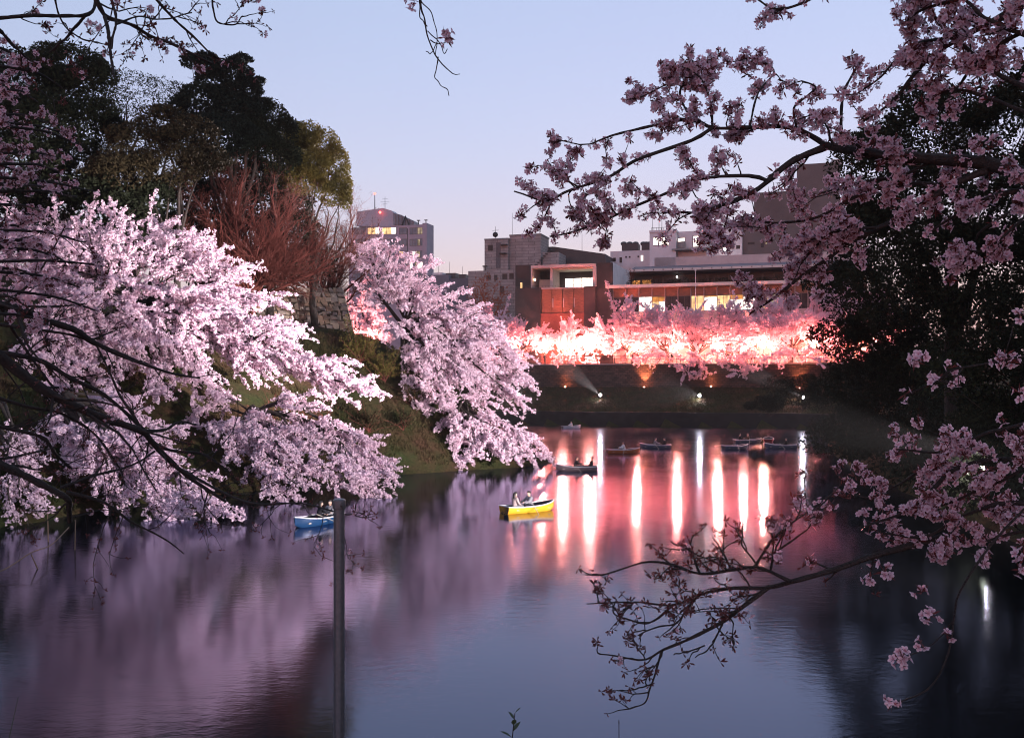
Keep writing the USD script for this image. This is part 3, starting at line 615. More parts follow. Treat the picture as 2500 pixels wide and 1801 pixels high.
# --- low blocks in the gap
V = 90
t = thing('low_building', 'distant low grey roofs in the gap beside the mauve tower', 'building')
Bpx(t, 'wall', 1036, 1096, 672, 780, V, 14, M('blue_grey', (0.15, 0.15, 0.19), 0.8, 0.2, 0.2, 0.3), z0=Z0); Bpx(t, 'roof_block', 1056, 1080, 666, 690, V + 2, 8, white_wall); Bpx(t, 'roof_block', 1088, 1112, 667, 690, V + 2, 8, dark_steel_wall)
Bpx(t, 'wall', 1097, 1150, 680, 780, V, 14, M('blue_grey_dark', (0.10, 0.10, 0.13), 0.8, 0.2, 0.2, 0.3), z0=Z0); Bpx(t, 'roof_tank', 1121, 1137, 670, 690, V + 2, 4, dark_steel_wall)
for x, y in ((1070, 640), (1098, 639), (1129, 650)): mast(t, x, y, 672, V + 3, 0.07)
# --- beige block with two stair towers
V = 34
t = thing('stair_tower_building', 'beige banded block with two square stair towers on its roof', 'building')
Bpx(t, 'wall', 1143, 1300, 662, 790, V, 16, tile_beige, z0=Z0)
Bpx(t, 'stair_tower', 1183, 1240, 585, 670, V + 3, 5, tile_beige); Bpx(t, 'tower_cap', 1182, 1241, 583, 586, V + 2.9, 5.3, concrete)
tw = Bpx(t, 'stair_tower', 1244, 1320, 575, 670, V + 4, 6.5, tile_beige); Bpx(t, 'tower_cap', 1243, 1321, 573, 576, V + 3.9, 6.8, concrete)
Bpx(t, 'roof_block', 1325, 1364, 617, 660, V + 2, 6, tile_beige)
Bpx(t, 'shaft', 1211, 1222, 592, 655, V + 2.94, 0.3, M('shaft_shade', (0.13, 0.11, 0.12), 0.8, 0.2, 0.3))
for (xa, xb, ya, yb, dv) in ((1192, 1203, 599, 612, 3), (1188, 1198, 673, 683, 0), (1207, 1214, 672, 684, 0), (1227, 1238, 669, 682, 0), (1244, 1254, 668, 681, 0), (1221, 1230, 699, 716, 0)):
    window(t, U(xa, V + dv), U(xb, V + dv), Zf(xa, yb, V + dv), Zf(xa, ya, V + dv), V + dv, dark_glass, 1, fr=0.07)
for (xa, y) in ((1218, 617), (1220, 596)): Bpx(t, 'balcony', xa, xa + 16, y, y + 2, V + 2.0, 1.0, dark_steel_wall)
st = MB()
for k in range(9): st.box((U(1296, V) + k * .42, V + 1.2, Zf(1296, 650, V) + k * .42), (U(1296, V) + k * .42 + .42, V + 2.2, Zf(1296, 650, V) + k * .42 + .1), fb)
obj('outside_stair', st.mesh(), steel_dark, t)
g = MB()
for x in (1174, 1178): g.tube(fb([[U(x, V), V + 2, Zf(x, 664, V)], [U(x, V), V + 2, Zf(x, 647, V)]]), [.1, .1], 5)
g.box((U(1171, V), V + 1.8, Zf(1171, 649, V)), (U(1182, V), V + 2.2, Zf(1171, 646, V)), fb); obj('roof_frame', g.mesh(), steel_dark, t)
mast(t, 1210, 553, 584, V + 5, 0.07, [(0.8, .7), (1.3, .45)], dish=True); mast(t, 1252, 520, 575, V + 6, 0.05)
# --- dark hall behind
V = 44
t = thing('dark_hall', 'black sheet-clad hall with sloping roof behind the brown modern building', 'building')
obj('wall', wedge(V, V + 18, [(1321, 700), (1321, 604), (1350, 602), (1478, 620), (1478, 700)]), dark_steel_wall, t)
for x in (1355, 1421): mast(t, x, 545 if x < 1400 else 570, 612, V + 4, 0.04)
# --- brown modern building with a lit loggia
V = 23
t = thing('modern_building', 'brown concrete building with a brightly lit upper loggia above wooden shutters', 'building')
zb = lambda y, x=1300: Zf(x, y, V)
B(t, 'wall', U(1256, V), U(1296, V), V + .6, V + 16, Z0, zb(645), brown_conc)                      # left tower
B(t, 'side_wall', U(1448, V), U(1494, V), V + 0.3, V + 18, Z0, zb(641, 1470), brown_conc)
B(t, 'frame_top', U(1296, V) + .003, U(1455, V), V, V + 14, zb(655), zb(648), pale_conc)
B(t, 'frame_pier', U(1447, V), U(1456, V), V, V + 6, zb(703), zb(655) - .003, pale_conc)
B(t, 'frame_pier', U(1296, V) + .003, U(1299, V), V, V + 6, zb(703), zb(655) - .003, pale_conc)
B(t, 'back_wall', U(1299, V), U(1447, V), V + 6.0, V + 6.4, zb(703), zb(655), brown_conc)
B(t, 'inner_wall', U(1340, V), U(1347, V), V + .8, V + 6, zb(703), zb(655) - .003, pale_conc)
B(t, 'loggia_soffit', U(1347, V) + .01, U(1447, V), V + 1.0, V + 6, zb(657) - .1, zb(656), M('soffit', (0.42, 0.40, 0.33), 0.8, 0.2))
lw = obj('lit_window', MB().box((U(1362, V), V + 5.6, zb(702)), (U(1447, V) - .05, V + 5.9, zb(675))  , fb).mesh(), lit_white, t)
for x in (1362, 1383, 1404, 1425, 1446): obj('mullion', MB().box((U(x, V) - .06, V + 5.5, zb(702)), (U(x, V) + .06, V + 5.58, zb(675)), fb).mesh(), frame_mat, lw)
obj('lit_slot', MB().box((U(1268, V), V + .5, zb(702)), (U(1273, V), V + .58, zb(688)), fb).mesh(), lit_warm, t)
q = trimesh.creation.icosphere(2, 0.22); q.apply_translation(fb([U(1303, V), V + .8, zb(682)])); obj('wall_lamp', (q.vertices, q.faces), warm_lamp, t)
obj('niche_wall', MB().box((U(1310, V), V + 2.0, zb(703)), (U(1338, V), V + 2.3, zb(681)), fb).mesh(), M('niche', (0.30, 0.22, 0.20), 0.8, 0.2), t)
B(t, 'lower_wall', U(1260, V), U(1322, V), V - .6, V + 8, Z0, zb(703.5), brown_conc); B(t, 'lower_wall', U(1427, V), U(1455, V), V - .6, V + 8, Z0, zb(703.5), brown_conc)
B(t, 'plinth', U(1322, V) + .003, U(1427, V) - .003, V - .5, V + 8, Z0, zb(766), M('plinth', (0.16, 0.06, 0.045), 0.7, 0.2, 0.3))
B(t, 'balcony_floor', U(1322, V) + .003, U(1427, V) - .003, V - .3, V + 8, zb(704.5) - .2, zb(704), pale_conc)
B(t, 'shutter_back', U(1322, V) + .003, U(1427, V) - .003, V + .1, V + .4, zb(766) + .003, zb(704.5) - .203, frame_mat)
for k in range(4):
    a, b_ = U(1322 + k * 26.2, V) + .08, U(1322 + (k + 1) * 26.2, V) - .04
    s = B(t, 'wooden_shutter', a, b_, V - .28, V + .097, zb(764), zb(707), wood_panel)
    if k: obj('handle', MB().box((a + .05, V - .42, zb(752)), (a + .22, V - .29, zb(730)), fb).mesh(), pale_conc, s)
rl = MB()
for x in np.arange(1262, 1456, 8): rl.box((U(x, V) - .02, V - .55, zb(703)), (U(x, V) + .02, V - .5, zb(699)), fb)
rl.box((U(1262, V), V - .56, zb(699.4)), (U(1455, V), V - .49, zb(699)), fb); obj('glass_rail', rl.mesh(), frame_mat, t)
# --- long white building with terrace and lit hall
V = 24
t = thing('terrace_building', 'long pale building with overhanging roof, planted terrace and brightly lit glass hall', 'building')
zr = lambda y, x=1490: Zf(x, y, V)
ue, us = U(2120, V), U(1490, V)
W2 = V + 17; zq = lambda y, x=1540: Zf(x, y, W2); fin = us + .503
obj('end_wall', (fb(np.array([[us, V, zr(697)], [us, V, zr(640)], [us + .5, V, zr(640)], [us + .5, V, zr(697)], [us, V + 26, zr(697)], [us, V + 26, zr(640)], [us + .5, V + 26, zr(640)], [us + .5, V + 26, zr(697)]])),
    np.array([[0, 1, 2, 3], [4, 7, 6, 5], [0, 4, 5, 1], [3, 2, 6, 7], [1, 5, 6, 2], [0, 3, 7, 4]])), white_wall, t)
B(t, 'roof', fin, ue, W2 + .3, W2 + 10, zq(664), zq(660), grey_roof)
B(t, 'eave', fin, ue, W2, W2 + .297, zq(663.5), zq(658), M('eave', (0.55, 0.45, 0.43), 0.6, 0.3))
for k in range(30): obj('eave_bracket', MB().box((fin + 1 + k * 1.9, W2 - .12, zq(662)), (fin + 1.15 + k * 1.9, W2 - .003, zq(658.6)), fb).mesh(), frame_mat, t)
obj('roof_slope', (fb(np.array([[fin, W2 + .3, zq(659.7)], [ue, W2 + .3, zq(659.7)], [ue, W2 + 7, zq(642)], [fin, W2 + 7, zq(642)]])), np.array([[0, 1, 2, 3]])), grey_roof, t)
B(t, 'upper_band', fin + 4, ue, W2 + 7, W2 + 18, zq(652), zq(621), M('band', (0.50, 0.40, 0.40), 0.8, 0.2, 0.2, 0.4))
B(t, 'soffit', fin, ue, W2 + .3, W2 + 6, zq(667), zq(664) - .01, brown_conc)
B(t, 'storey_wall', fin, ue, W2 + 4, W2 + 4.6, zr(697), zq(667), dark_steel_wall)
for k, x in enumerate(range(1538, 2060, 27)):
    g = lit_amber if k in (0, 1) else dark_glass
    window(t, U(x, W2 + 4) + .2, U(x + 25, W2 + 4), zq(694), zq(680 if k < 2 else 672), W2 + 3.95, g, 1, fr=.06)
q = trimesh.creation.icosphere(2, 0.2); q.apply_translation(fb([U(1648, W2), W2 + 3, zq(676)])); obj('terrace_lamp', (q.vertices, q.faces), white_lamp, t)
B(t, 'terrace_slab', us - .6, ue, V - .9, V + 22, zr(705), zr(698), pale_conc)
B(t, 'slab_edge', us - .7, ue, V - 1.0, V - .905, zr(704.5), zr(697.2), M('slab_edge', (0.58, 0.50, 0.46), 0.6, 0.3))
for k in range(9):
    rng = np.random.default_rng(80 + k); c = np.array([U(1525 + k * 47, V) + rng.uniform(-.6, .6), V + 9 + rng.uniform(-1, 2), zr(697)]); c = fb(c)
    s = obj('planter_bush', lump(c + [0, 0, .7], 2.0 + rng.uniform(-.5, .6), 1.2, .9 + rng.uniform(0, .5), rng, 420, 0.3), leaf_dark, t)
B(t, 'hall_side', us, us + .6, V, V + 10, Z0, zr(705) - .003, pale_conc)
B(t, 'hall_back', us + .6, ue, V + 3.5, V + 4, Z0, zr(705) - .003, brown_conc)
B(t, 'sill_wall', us + .6, ue, V - .1, V + .4, Z0, zr(762), pale_conc)
nb = 17; xs = np.linspace(1497, 2037, nb + 1)
glow = {2: (lit_white, 0.0), 3: (lit_warm, .35), 6: (lit_warm, 0.0), 7: (lit_white, 0.1), 8: (lit_warm, 0), 9: (lit_white, .3), 10: (lit_white, .15), 11: (lit_warm, .0), 12: (lit_dim, 0)}
for k in range(nb):
    a, b_ = U(xs[k], V) + .06, U(xs[k + 1], V) - .06
    B(t, 'wooden_panel', a, b_, V + .12, V + .2, zr(726), zr(706), wood_panel)
    obj('mullion', MB().box((a - .16, V - .12, zr(762)), (a - .06, V + .2, zr(706)), fb).mesh(), pale_conc, t)
    f = obj('window', MB().box((a, V, zr(727.4)), (b_, V + .2, zr(726) - .003), fb).box(((a + b_) / 2 - .03, V + .02, zr(761.8)), ((a + b_) / 2 + .03, V + .18, zr(727.5)), fb).mesh(), frame_mat, t)
    g, cut = glow.get(k, (dark_glass, 0))
    h0, h1 = zr(761.8), zr(727.5); hc = h1 - (h1 - h0) * cut
    obj('pane', MB().box((a, V + .08, h0), ((a + b_) / 2 - .031, V + .12, hc), fb).mesh(), g, f); obj('pane', MB().box(((a + b_) / 2 + .031, V + .08, h0), (b_, V + .12, hc), fb).mesh(), g if k != 3 else lit_white, f)
    if cut: obj('blind', MB().box((a, V + .08, hc + .003), (b_, V + .12, h1), fb).mesh(), lit_amber if g is not dark_glass else dark_glass, f)
# bare potted tree on the terrace
P0 = fb(np.array([us + 2.2, V + 10.0, zr(697)])); rng = np.random.default_rng(9)
S, SR = sprout(np.array([[P0, P0 + [0, 0, 1.2], P0 + [0, 0, 2.4]]]), np.array([[.1, .08, .06]]), rng, 9, 2.6, t0=.2, angle=(10, 45), flat=1, up=.3, wob=.1, K=5, rmin=.03); T, TR = sprout(S, SR, rng, 5, 1.0, K=4, rmin=.02, up=.2)
t2 = thing('bare_terrace_tree', 'small bare tree against the white end wall of the terrace', 'bare tree'); obj('trunk', MB().tube([P0 - [0, 0, .3], P0 + [0, 0, 2.4]], [.1, .06], 6).mesh(), twig_red, t2); obj('twigs', join(tubes(S, SR, 3), tubes(T, TR, 3)), twig_red, t2, kind='stuff')
# flagpole
t = thing('flagpole', 'slim white flagpole in front of the lit glass hall', 'flagpole'); u, z = uz(1698, 660, 20)
obj('pole', MB().tube(fb([[u, 20, Z0], [u, 20, z]]), [.11, .07], 8).mesh(), white_wall, t); q = trimesh.creation.icosphere(1, .16); q.apply_translation(fb([u, 20, z])); obj('finial', (q.vertices, q.faces), white_wall, t)
# --- blocks behind the white building
V = 52
t = thing('white_annex', 'white annex with two dark roof tanks left of the lit penthouse', 'building')
Bpx(t, 'wall', 1490, 1600, 614, 720, V, 14, white_wall, z0=Z0)
for x0, x1 in ((1518, 1557), (1566, 1590)):
    ta = Bpx(t, 'roof_tank', x0, x1, 595, 612, V + 2, 3.5, dark_steel_wall)
    for x in np.linspace(x0 + 5, x1 - 5, 3): q = trimesh.creation.icosphere(1, .7); q.apply_scale([1, 1, .7]); u, z = uz(x, 594, V + 3.5); q.apply_translation(fb([u, V + 3.5, z - .1])); obj('tank_cap', (q.vertices, q.faces), dark_steel_wall, ta)
for x, y, w, h in ((1497, 630, 6, 8), (1513, 629, 5, 12), (1527, 626, 3, 3), (1536, 626, 3, 3), (1557, 625, 3, 3)): window(t, U(x, V), U(x + w, V), Zf(x, y + h, V), Zf(x, y, V), V, dark_glass, 1, fr=.05)
obj('lit_window', MB().box((U(1565, V), V - .08, Zf(1565, 637, V)), (U(1570, V), V - .02, Zf(1565, 624, V)), fb).mesh(), lit_white, t)
V = 48
t = thing('penthouse_block', 'white rooftop penthouse with glaring windows and an air conditioner', 'building')
Bpx(t, 'wall', 1586, 1650, 568, 720, V, 10, white_wall, z0=Z0); Bpx(t, 'wall', 1650.5, 1725, 566, 720, V + 2.5, 10, white_wall, z0=Z0); Bpx(t, 'parapet', 1585, 1652, 563, 568, V - .2, 10.4, white_wall)
Bpx(t, 'roof_ledge', 1640, 1740, 607, 611, V - .5, 3, concrete)
for x0, x1, y0, y1, dv, sp in ((1596, 1632, 580, 599, 0, 3), (1656, 1672, 582, 600, 2.5, 1), (1692, 1706, 577, 602, 2.5, 1)): window(t, U(x0, V + dv), U(x1, V + dv), Zf(x0, y1, V + dv), Zf(x0, y0, V + dv), V + dv, lit_white, sp, fr=.09)
a = Bpx(t, 'air_conditioner', 1652, 1672, 590, 606, V + 1.2, 1.1, concrete)
rl = MB()
for x in np.arange(1590, 1650, 6): rl.tube(fb([[U(x, V), V + .3, Zf(x, 564, V)], [U(x, V), V + .3, Zf(x, 556, V)]]), [.04] * 2, 4)
rl.tube(fb([[U(1590, V), V + .3, Zf(1590, 556, V)], [U(1650, V), V + .3, Zf(1590, 556, V)]]), [.04] * 2, 4); obj('roof_railing', rl.mesh(), steel_dark, t)
for x in (1593, 1609, 1616): mast(t, x, 525, 566, V + 3, .06)
V = 54
t = thing('white_block', 'white block with fenced roof behind the terrace building', 'building')
Bpx(t, 'wall', 1726, 1770, 575, 720, V, 12, white_wall, z0=Z0); Bpx(t, 'wall', 1770.5, 1812, 558, 720, V + 1, 12, white_wall, z0=Z0)
for x0, x1, y0, y1, g in ((1757, 1766, 582, 608, lit_dim), (1785, 1792, 600, 607, dark_glass), (1798, 1806, 600, 607, dark_glass)):
    dv = 1 if x0 > 1770 else 0; window(t, U(x0, V + dv), U(x1, V + dv), Zf(x0, y1, V + dv), Zf(x0, y0, V + dv), V + dv, g, 1, fr=.07)
rl = MB()
for x in np.arange(1782, 1812, 5): rl.tube(fb([[U(x, V), V + 2, Zf(x, 560, V)], [U(x, V), V + 2, Zf(x, 552, V)]]), [.05] * 2, 4)
rl.tube(fb([[U(1782, V), V + 2, Zf(1782, 552, V)], [U(1811, V), V + 2, Zf(1782, 552, V)]]), [.05] * 2, 4); obj('roof_railing', rl.mesh(), steel_dark, t)
for x in (1760, 1777, 1780): mast(t, x, 500, 560, V + 5, .08, [(1, .25), (2, .25), (3, .25)])
for x, y in ((1769, 609), (1777, 607)): q = trimesh.creation.icosphere(2, .3); u, z = uz(x, y, V - 2); q.apply_translation(fb([u, V - 2, z])); obj('roof_lamp', (q.vertices, q.faces), white_lamp, t)
V = 60
t = thing('beige_high_rise', 'plain beige high block with a stepped roof rising behind the blossom branch', 'building')
Bpx(t, 'wall', 1841, 1945, 471, 720, V, 16, beige_wall, z0=Z0); Bpx(t, 'tower', 1945.5, 2050, 402, 720, V + 1, 16, beige_wall, z0=Z0); Bpx(t, 'annex', 1813, 1960, 545, 720, V - 4, 4, beige_wall, z0=Z0)
Bpx(t, 'roof_grille', 2030, 2058, 390, 402, V + 2, 6, pale_conc)
for x in np.arange(1850, 1945, 12): obj('pilaster', MB().box((U(x, V) - .08, V - .1, Zf(x, 540, V)), (U(x, V) + .08, V - .003, Zf(x, 474, V)), fb).mesh(), beige_wall, t)
for x0, y0, w, h, g in ((1826, 592, 16, 5, dark_glass), (1869, 588, 8, 8, lit_dim), (1858, 590, 7, 14, dark_glass), (1900, 590, 10, 10, dark_glass)): window(t, U(x0, V - 4), U(x0 + w, V - 4), Zf(x0, y0 + h, V - 4), Zf(x0, y0, V - 4), V - 4, g, 1, fr=.08)
for x in (1889, 1938): mast(t, x, 445, 472, V + 3, .12)
obj('far_road_trees', join(*[lump(fb([u_, 33 + 3 * math.sin(u_), 12.2]), 3, 2, 2.2, np.random.default_rng(int(u_ + 100)), 500, .4) for u_ in range(-25, 22, 5)]), leaf_brown, kind='stuff', label='dim shrubs behind the far walk')
# tree with rust-red haze in front of the beige block
b0 = fb([U(1180, 26), 26, 10.0]); 
bare('rust_tree', 'rust-red bare tree in front of the beige block with stair towers', b0, b0 + [0, 0, 2.5], [fb([U(x, 26), 26 + d, Zf(x, y, 26)]) for x, y, d in ((1150, 700, 0), (1165, 678, 1), (1185, 672, -1), (1210, 690, 0), (1230, 705, 1), (1240, 730, 0), (1200, 720, -1), (1160, 730, 0), (1145, 740, 0), (1220, 745, 0))], 24, spray=2.2, s_den=4, twig=1.2, t_den=2.4, fine=2.5, r_base=.22, bloom=9, bud=.16, mat=M('rust_twig', (0.45, 0.10, 0.035), 0.9, 0.1, 0.4, 1.0, island=0.3))

# ------------------------------------------------------------------ far bank: railing, trees, lamps, people come later
t = far_thing('railing', 'iron railing on top of the far retaining wall', 'railing', 0, 10.4, 10.16)
m = MB()
for z in (0.12, 0.75, 1.25): m.box((-15, -0.03, z), (80, 0.03, z + 0.07))
obj('rail', m.mesh(), steel_dark, t)
for k in range(48): obj('post', MB().box((-15 + k * 2.0, -0.05, 0.0), (-14.9 + k * 2.0, 0.05, 1.45)).mesh(), steel_dark, t)
m = MB()
for u_ in np.arange(-15, 80, 0.22): m.box((u_, -0.015, 0.19), (u_ + 0.03, 0.015, 0.75))
obj('baluster', m.mesh(), steel_dark, t, kind='stuff')

# three shapes of far cherry, each built once and then repeated along the walk
rose_blossom = blossom
protos = []
for k in range(4):
    rng = np.random.default_rng(300 + k)
    base, top = np.array([0, 0, -0.1]), np.array([rng.normal() * .4, rng.normal() * .4, 2.1])
    tg = [np.array([math.cos(a) * r, math.sin(a) * r * 0.8, h]) for a, r, h in zip(np.linspace(0, 6.28, 12, endpoint=False) + rng.uniform(0, 1), rng.uniform(2.8, 5.0, 12), rng.uniform(2.6, 5.6, 12))] + [np.array([rng.normal() * 1.2, rng.normal() * 1.2, 5.8 + rng.uniform(0, 1.0)]) for _ in range(6)] \
         + [np.array([rng.uniform(-2.5, 2.5), -4.4 - rng.uniform(0, 1.2), rng.uniform(-1.2, 1.2)]) for _ in range(3)]
    protos.append((base, top, tg, k))
FG = 'floodlit cherry trees along the far walk'
far_trees = {}
spots = [  # px, v, scale, proto, what singles it out
    (1190, 15.0, 0.95, 0, 'floodlit cherry tree half hidden behind the point tree, leftmost of the far row'),
    (1265, 15.5, 0.82, 1, 'floodlit cherry tree below the left corner of the brown modern building'),
    (1385, 14.6, 0.74, 2, 'floodlit cherry tree below the wooden shutters, sprays hanging over the wall'),
    (1462, 17.5, 0.62, 3, 'low floodlit cherry tree under the dark gap between the two modern buildings'),
    (1535, 14.8, 1.02, 0, 'floodlit cherry tree under the white end wall of the terrace building'),
    (1625, 15.2, 0.98, 1, 'floodlit cherry tree left of the flagpole'),
    (1705, 14.6, 0.92, 3, 'floodlit cherry tree at the foot of the flagpole'),
    (1775, 14.4, 0.95, 2, 'floodlit cherry tree right of the flagpole, sprays hanging over the wall'),
    (1850, 15.2, 1.0, 0, 'floodlit cherry tree below the right part of the lit glass hall'),
    (1930, 14.8, 1.05, 1, 'floodlit cherry tree just left of the black tree'),
    (2010, 15.4, 1.1, 2, 'floodlit cherry tree partly behind the black tree'),
    (2085, 14.6, 1.15, 3, 'floodlit cherry tree seen only through gaps in the black tree')]
rngf = np.random.default_rng(44)
for px, v, sc, k, lab in spots:
    u = U(px, v); sc *= 1.4; x, y, z = fb([u, v, 10.14])
    if k not in far_trees:
        base, top, tg, kk = protos[k]
        w, tw, fl = cherry_mesh(base, top, tg, 310 + kk, r_base=0.3, sag=0.08, spray=2.2, s_den=2.6, twig=0.8, t_den=3.2, puff_den=14, puff=0.15, q=5, t0=0.3, trop=(0, 0, 0.12), flat=.55)
        t = thing('far_cherry_tree', lab, 'cherry tree', (x, y, z), FB_ANGLE, FG, sc)
        obj('trunk', w, bark, t); obj('twigs', tw, bark, t, kind='stuff'); obj('blossom_crown', fl, blossom, t, kind='stuff'); far_trees[k] = t
    else:
        dup(far_trees[k], lab, (x, y, z), FB_ANGLE + rngf.choice([0, 3.14]) * (k != 2) + rngf.normal() * .3 * (k != 2), sc)
# flood lamps among the far trees
LG = 'glaring warm lamps among the far cherry trees'
for px, py, v, s, lab in [(1255, 848, 12.8, .8, 'warm lamp glaring beside the point tree, leftmost of the far row'), (1321, 850, 12.9, .5, 'small warm lamp below the left corner of the brown building'), (1372, 849, 12.8, 1.0, 'warm lamp below the wooden shutters'),
                        (1438, 848, 12.7, 1.5, 'brightest warm lamp of the far row, in the gap between the modern buildings'), (1553, 852, 12.8, 1.1, 'warm lamp under the end of the glass hall'), (1652, 850, 13.2, .7, 'warm lamp half covered by blossom left of the flagpole'),
                        (1752, 846, 12.8, 1.2, 'warm lamp right of the flagpole'), (1815, 850, 13.2, .6, 'dim warm lamp between two bright ones'), (1864, 848, 12.8, 1.0, 'warm lamp with a hard glare below the right part of the hall'), (1986, 846, 12.8, .9, 'warm lamp nearest the black tree'),
                        (2110, 852, 12.8, .7, 'warm lamp twinkling through the black tree')]:
    u, z = uz(px, py, v); p = fb([u, v, z]); aim = p + np.array([-FV[0] * 3, -FV[1] * 3, 1.2])
    floodlight('far_lamp', lab, p, aim, (1.0, 0.32, 0.22), 0, 1200 * s, LG, height=z - 10.16, size=0.30)
    l = UsdLux.SphereLight.Define(stage, numbered('/World/far_lamp_glow')); l.CreateRadiusAttr(.3); l.CreateIntensityAttr(2300 * s); l.CreateNormalizeAttr(True); l.CreateColorAttr(Gf.Vec3f(1.0, 0.22, 0.16)); l.AddTranslateOp().Set(Gf.Vec3d(*fb([u, v + .7, z + .1])))
# lamps in the grass: white ones look along the bank and over the water, amber ones wash the wall
for px, py, lab, tgt in [(1267, 962, 'white floodlight in the far grass just right of the point tree', (1100, 900, 100)), (1466, 963, 'white floodlight in the far grass between two amber ones', (840, 430, 100)), (1709, 969, 'white floodlight in the far grass left of the black bush', (930, 850, 96)), (1961, 974, 'white floodlight glinting through the black bush', (820, 400, 100))]:
    v = 5.5; u, _ = uz(px, py, v); p = fb([u, v, 0]); p[2] = float(ground_z(p[0], p[1])) + .45
    v = v + 0.0; floodlight('grass_floodlight', lab, p, at(*tgt), WHITE, {1267: 22000, 1466: 110000, 1709: 22000, 1961: 110000}[px], 300, 'white floodlights in the far grass', cone={1466: 7, 1961: 7}.get(px, 13), height=.45, size=.24)
for px, py, lab in [(1380, 950, 'amber uplight in the far grass under the brown building'), (1573, 955, 'amber uplight washing the stone wall into a bright fan'), (1736, 960, 'amber uplight close beside a white floodlight'), (1952, 940, 'amber uplight washing the wall at the edge of the black tree')]:
    v = 8.9; u, _ = uz(px, py, v); p = fb([u, v, 0]); p[2] = float(ground_z(p[0], p[1])) + .25
    floodlight('amber_uplight', lab, p, fb([u, 9.75, 10.6]), (1.0, 0.30, 0.13), {1380: 70, 1573: 800, 1736: 50, 1952: 260}[px], 160, 'amber uplights at the foot of the far wall', cone=36, height=.25, size=.16, soft=.9)
rng = np.random.default_rng(73)
uu, vv = rng.uniform(0, 75, 30000), rng.uniform(0.6, 9.6, 30000); p = fb(np.stack([uu, vv, 0 * uu], 1)); gz = ground_z(p[:, 0], p[:, 1]); n = len(uu)
h = rng.uniform(.1, .3, n); az = rng.uniform(0, 6.3, n); bx = np.stack([np.cos(az), np.sin(az)], 1) * .06
v = np.stack([np.c_[p[:, :2] - bx, gz - .02], np.c_[p[:, :2] + bx, gz - .02], np.c_[p[:, :2] + rng.normal(size=(n, 2)) * .1, gz + h]], 1)
obj('far_grass', (v.reshape(-1, 3), np.arange(3 * n).reshape(-1, 3)), grass_mat, kind='stuff', label='rough grass on the far bank below the wall')

# ------------------------------------------------------------------ dark trees on the right bank
RG = None
for k, (px, D, h, rows, lab) in enumerate([
    (2330, 66, 10, [(2150, 420, 66, 130, 110), (2260, 330, 66, 120, 95), (2370, 290, 66, 130, 90), (2480, 300, 66, 110, 110), (2230, 520, 65, 150, 110), (2400, 480, 65, 150, 120), (2120, 560, 65, 90, 80), (2330, 640, 64, 170, 120), (2180, 700, 64, 120, 110), (2480, 640, 64, 130, 130), (2250, 240, 66, 70, 45)], 'tall black broadleaf tree behind the right-hand blossom'),
    (2250, 78, 6, [(2080, 700, 78, 95, 70), (2050, 820, 77, 70, 55), (2140, 830, 77, 110, 90), (2230, 760, 77, 120, 90), (2120, 930, 76, 120, 70), (2250, 900, 76, 140, 90), (2000, 690, 79, 45, 30), (2080, 620, 79, 60, 50)], 'black tree against the right end of the lit far row'),
    (2480, 60, 6, [(2420, 780, 60, 150, 120), (2540, 760, 60, 130, 140), (2380, 900, 59, 150, 100), (2520, 920, 59, 150, 110), (2620, 640, 60, 130, 160)], 'black tree filling the right edge at mid height'),
    (2700, 52, 9, [(2640, 200, 52, 150, 150), (2760, 300, 52, 150, 160), (2650, 420, 52, 150, 130), (2700, 600, 52, 170, 150), (2660, 800, 51, 170, 130)], 'black tree at the very right edge behind the blossom corner'),
    (2900, 36, 8, [(2850, 300, 36, 260, 260), (2980, 500, 36, 260, 260), (2880, 750, 35, 260, 200), (3000, 900, 34, 260, 200), (2900, 50, 36, 260, 200)], 'black tree outside the right edge that darkens the water')]):
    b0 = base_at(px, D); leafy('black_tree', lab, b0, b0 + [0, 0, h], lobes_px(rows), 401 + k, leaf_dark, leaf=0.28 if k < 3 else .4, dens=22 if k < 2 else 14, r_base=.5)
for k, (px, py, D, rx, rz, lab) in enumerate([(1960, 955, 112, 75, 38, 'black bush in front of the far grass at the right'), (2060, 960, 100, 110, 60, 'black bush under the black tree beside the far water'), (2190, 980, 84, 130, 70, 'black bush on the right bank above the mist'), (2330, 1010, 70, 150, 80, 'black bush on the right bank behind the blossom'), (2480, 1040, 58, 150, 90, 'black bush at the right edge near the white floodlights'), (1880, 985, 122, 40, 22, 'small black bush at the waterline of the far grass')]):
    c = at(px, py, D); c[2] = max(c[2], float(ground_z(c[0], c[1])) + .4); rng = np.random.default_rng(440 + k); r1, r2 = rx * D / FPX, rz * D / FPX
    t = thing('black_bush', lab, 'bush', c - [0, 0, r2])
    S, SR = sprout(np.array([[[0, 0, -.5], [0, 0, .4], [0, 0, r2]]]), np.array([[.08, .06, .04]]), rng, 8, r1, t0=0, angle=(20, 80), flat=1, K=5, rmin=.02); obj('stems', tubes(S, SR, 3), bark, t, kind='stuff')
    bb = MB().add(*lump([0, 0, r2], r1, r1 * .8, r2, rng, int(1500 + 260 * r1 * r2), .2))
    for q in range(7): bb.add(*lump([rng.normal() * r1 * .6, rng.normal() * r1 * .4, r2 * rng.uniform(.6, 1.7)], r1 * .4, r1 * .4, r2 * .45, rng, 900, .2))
    obj('leaves', bb.mesh(), leaf_dark, t, kind='stuff')

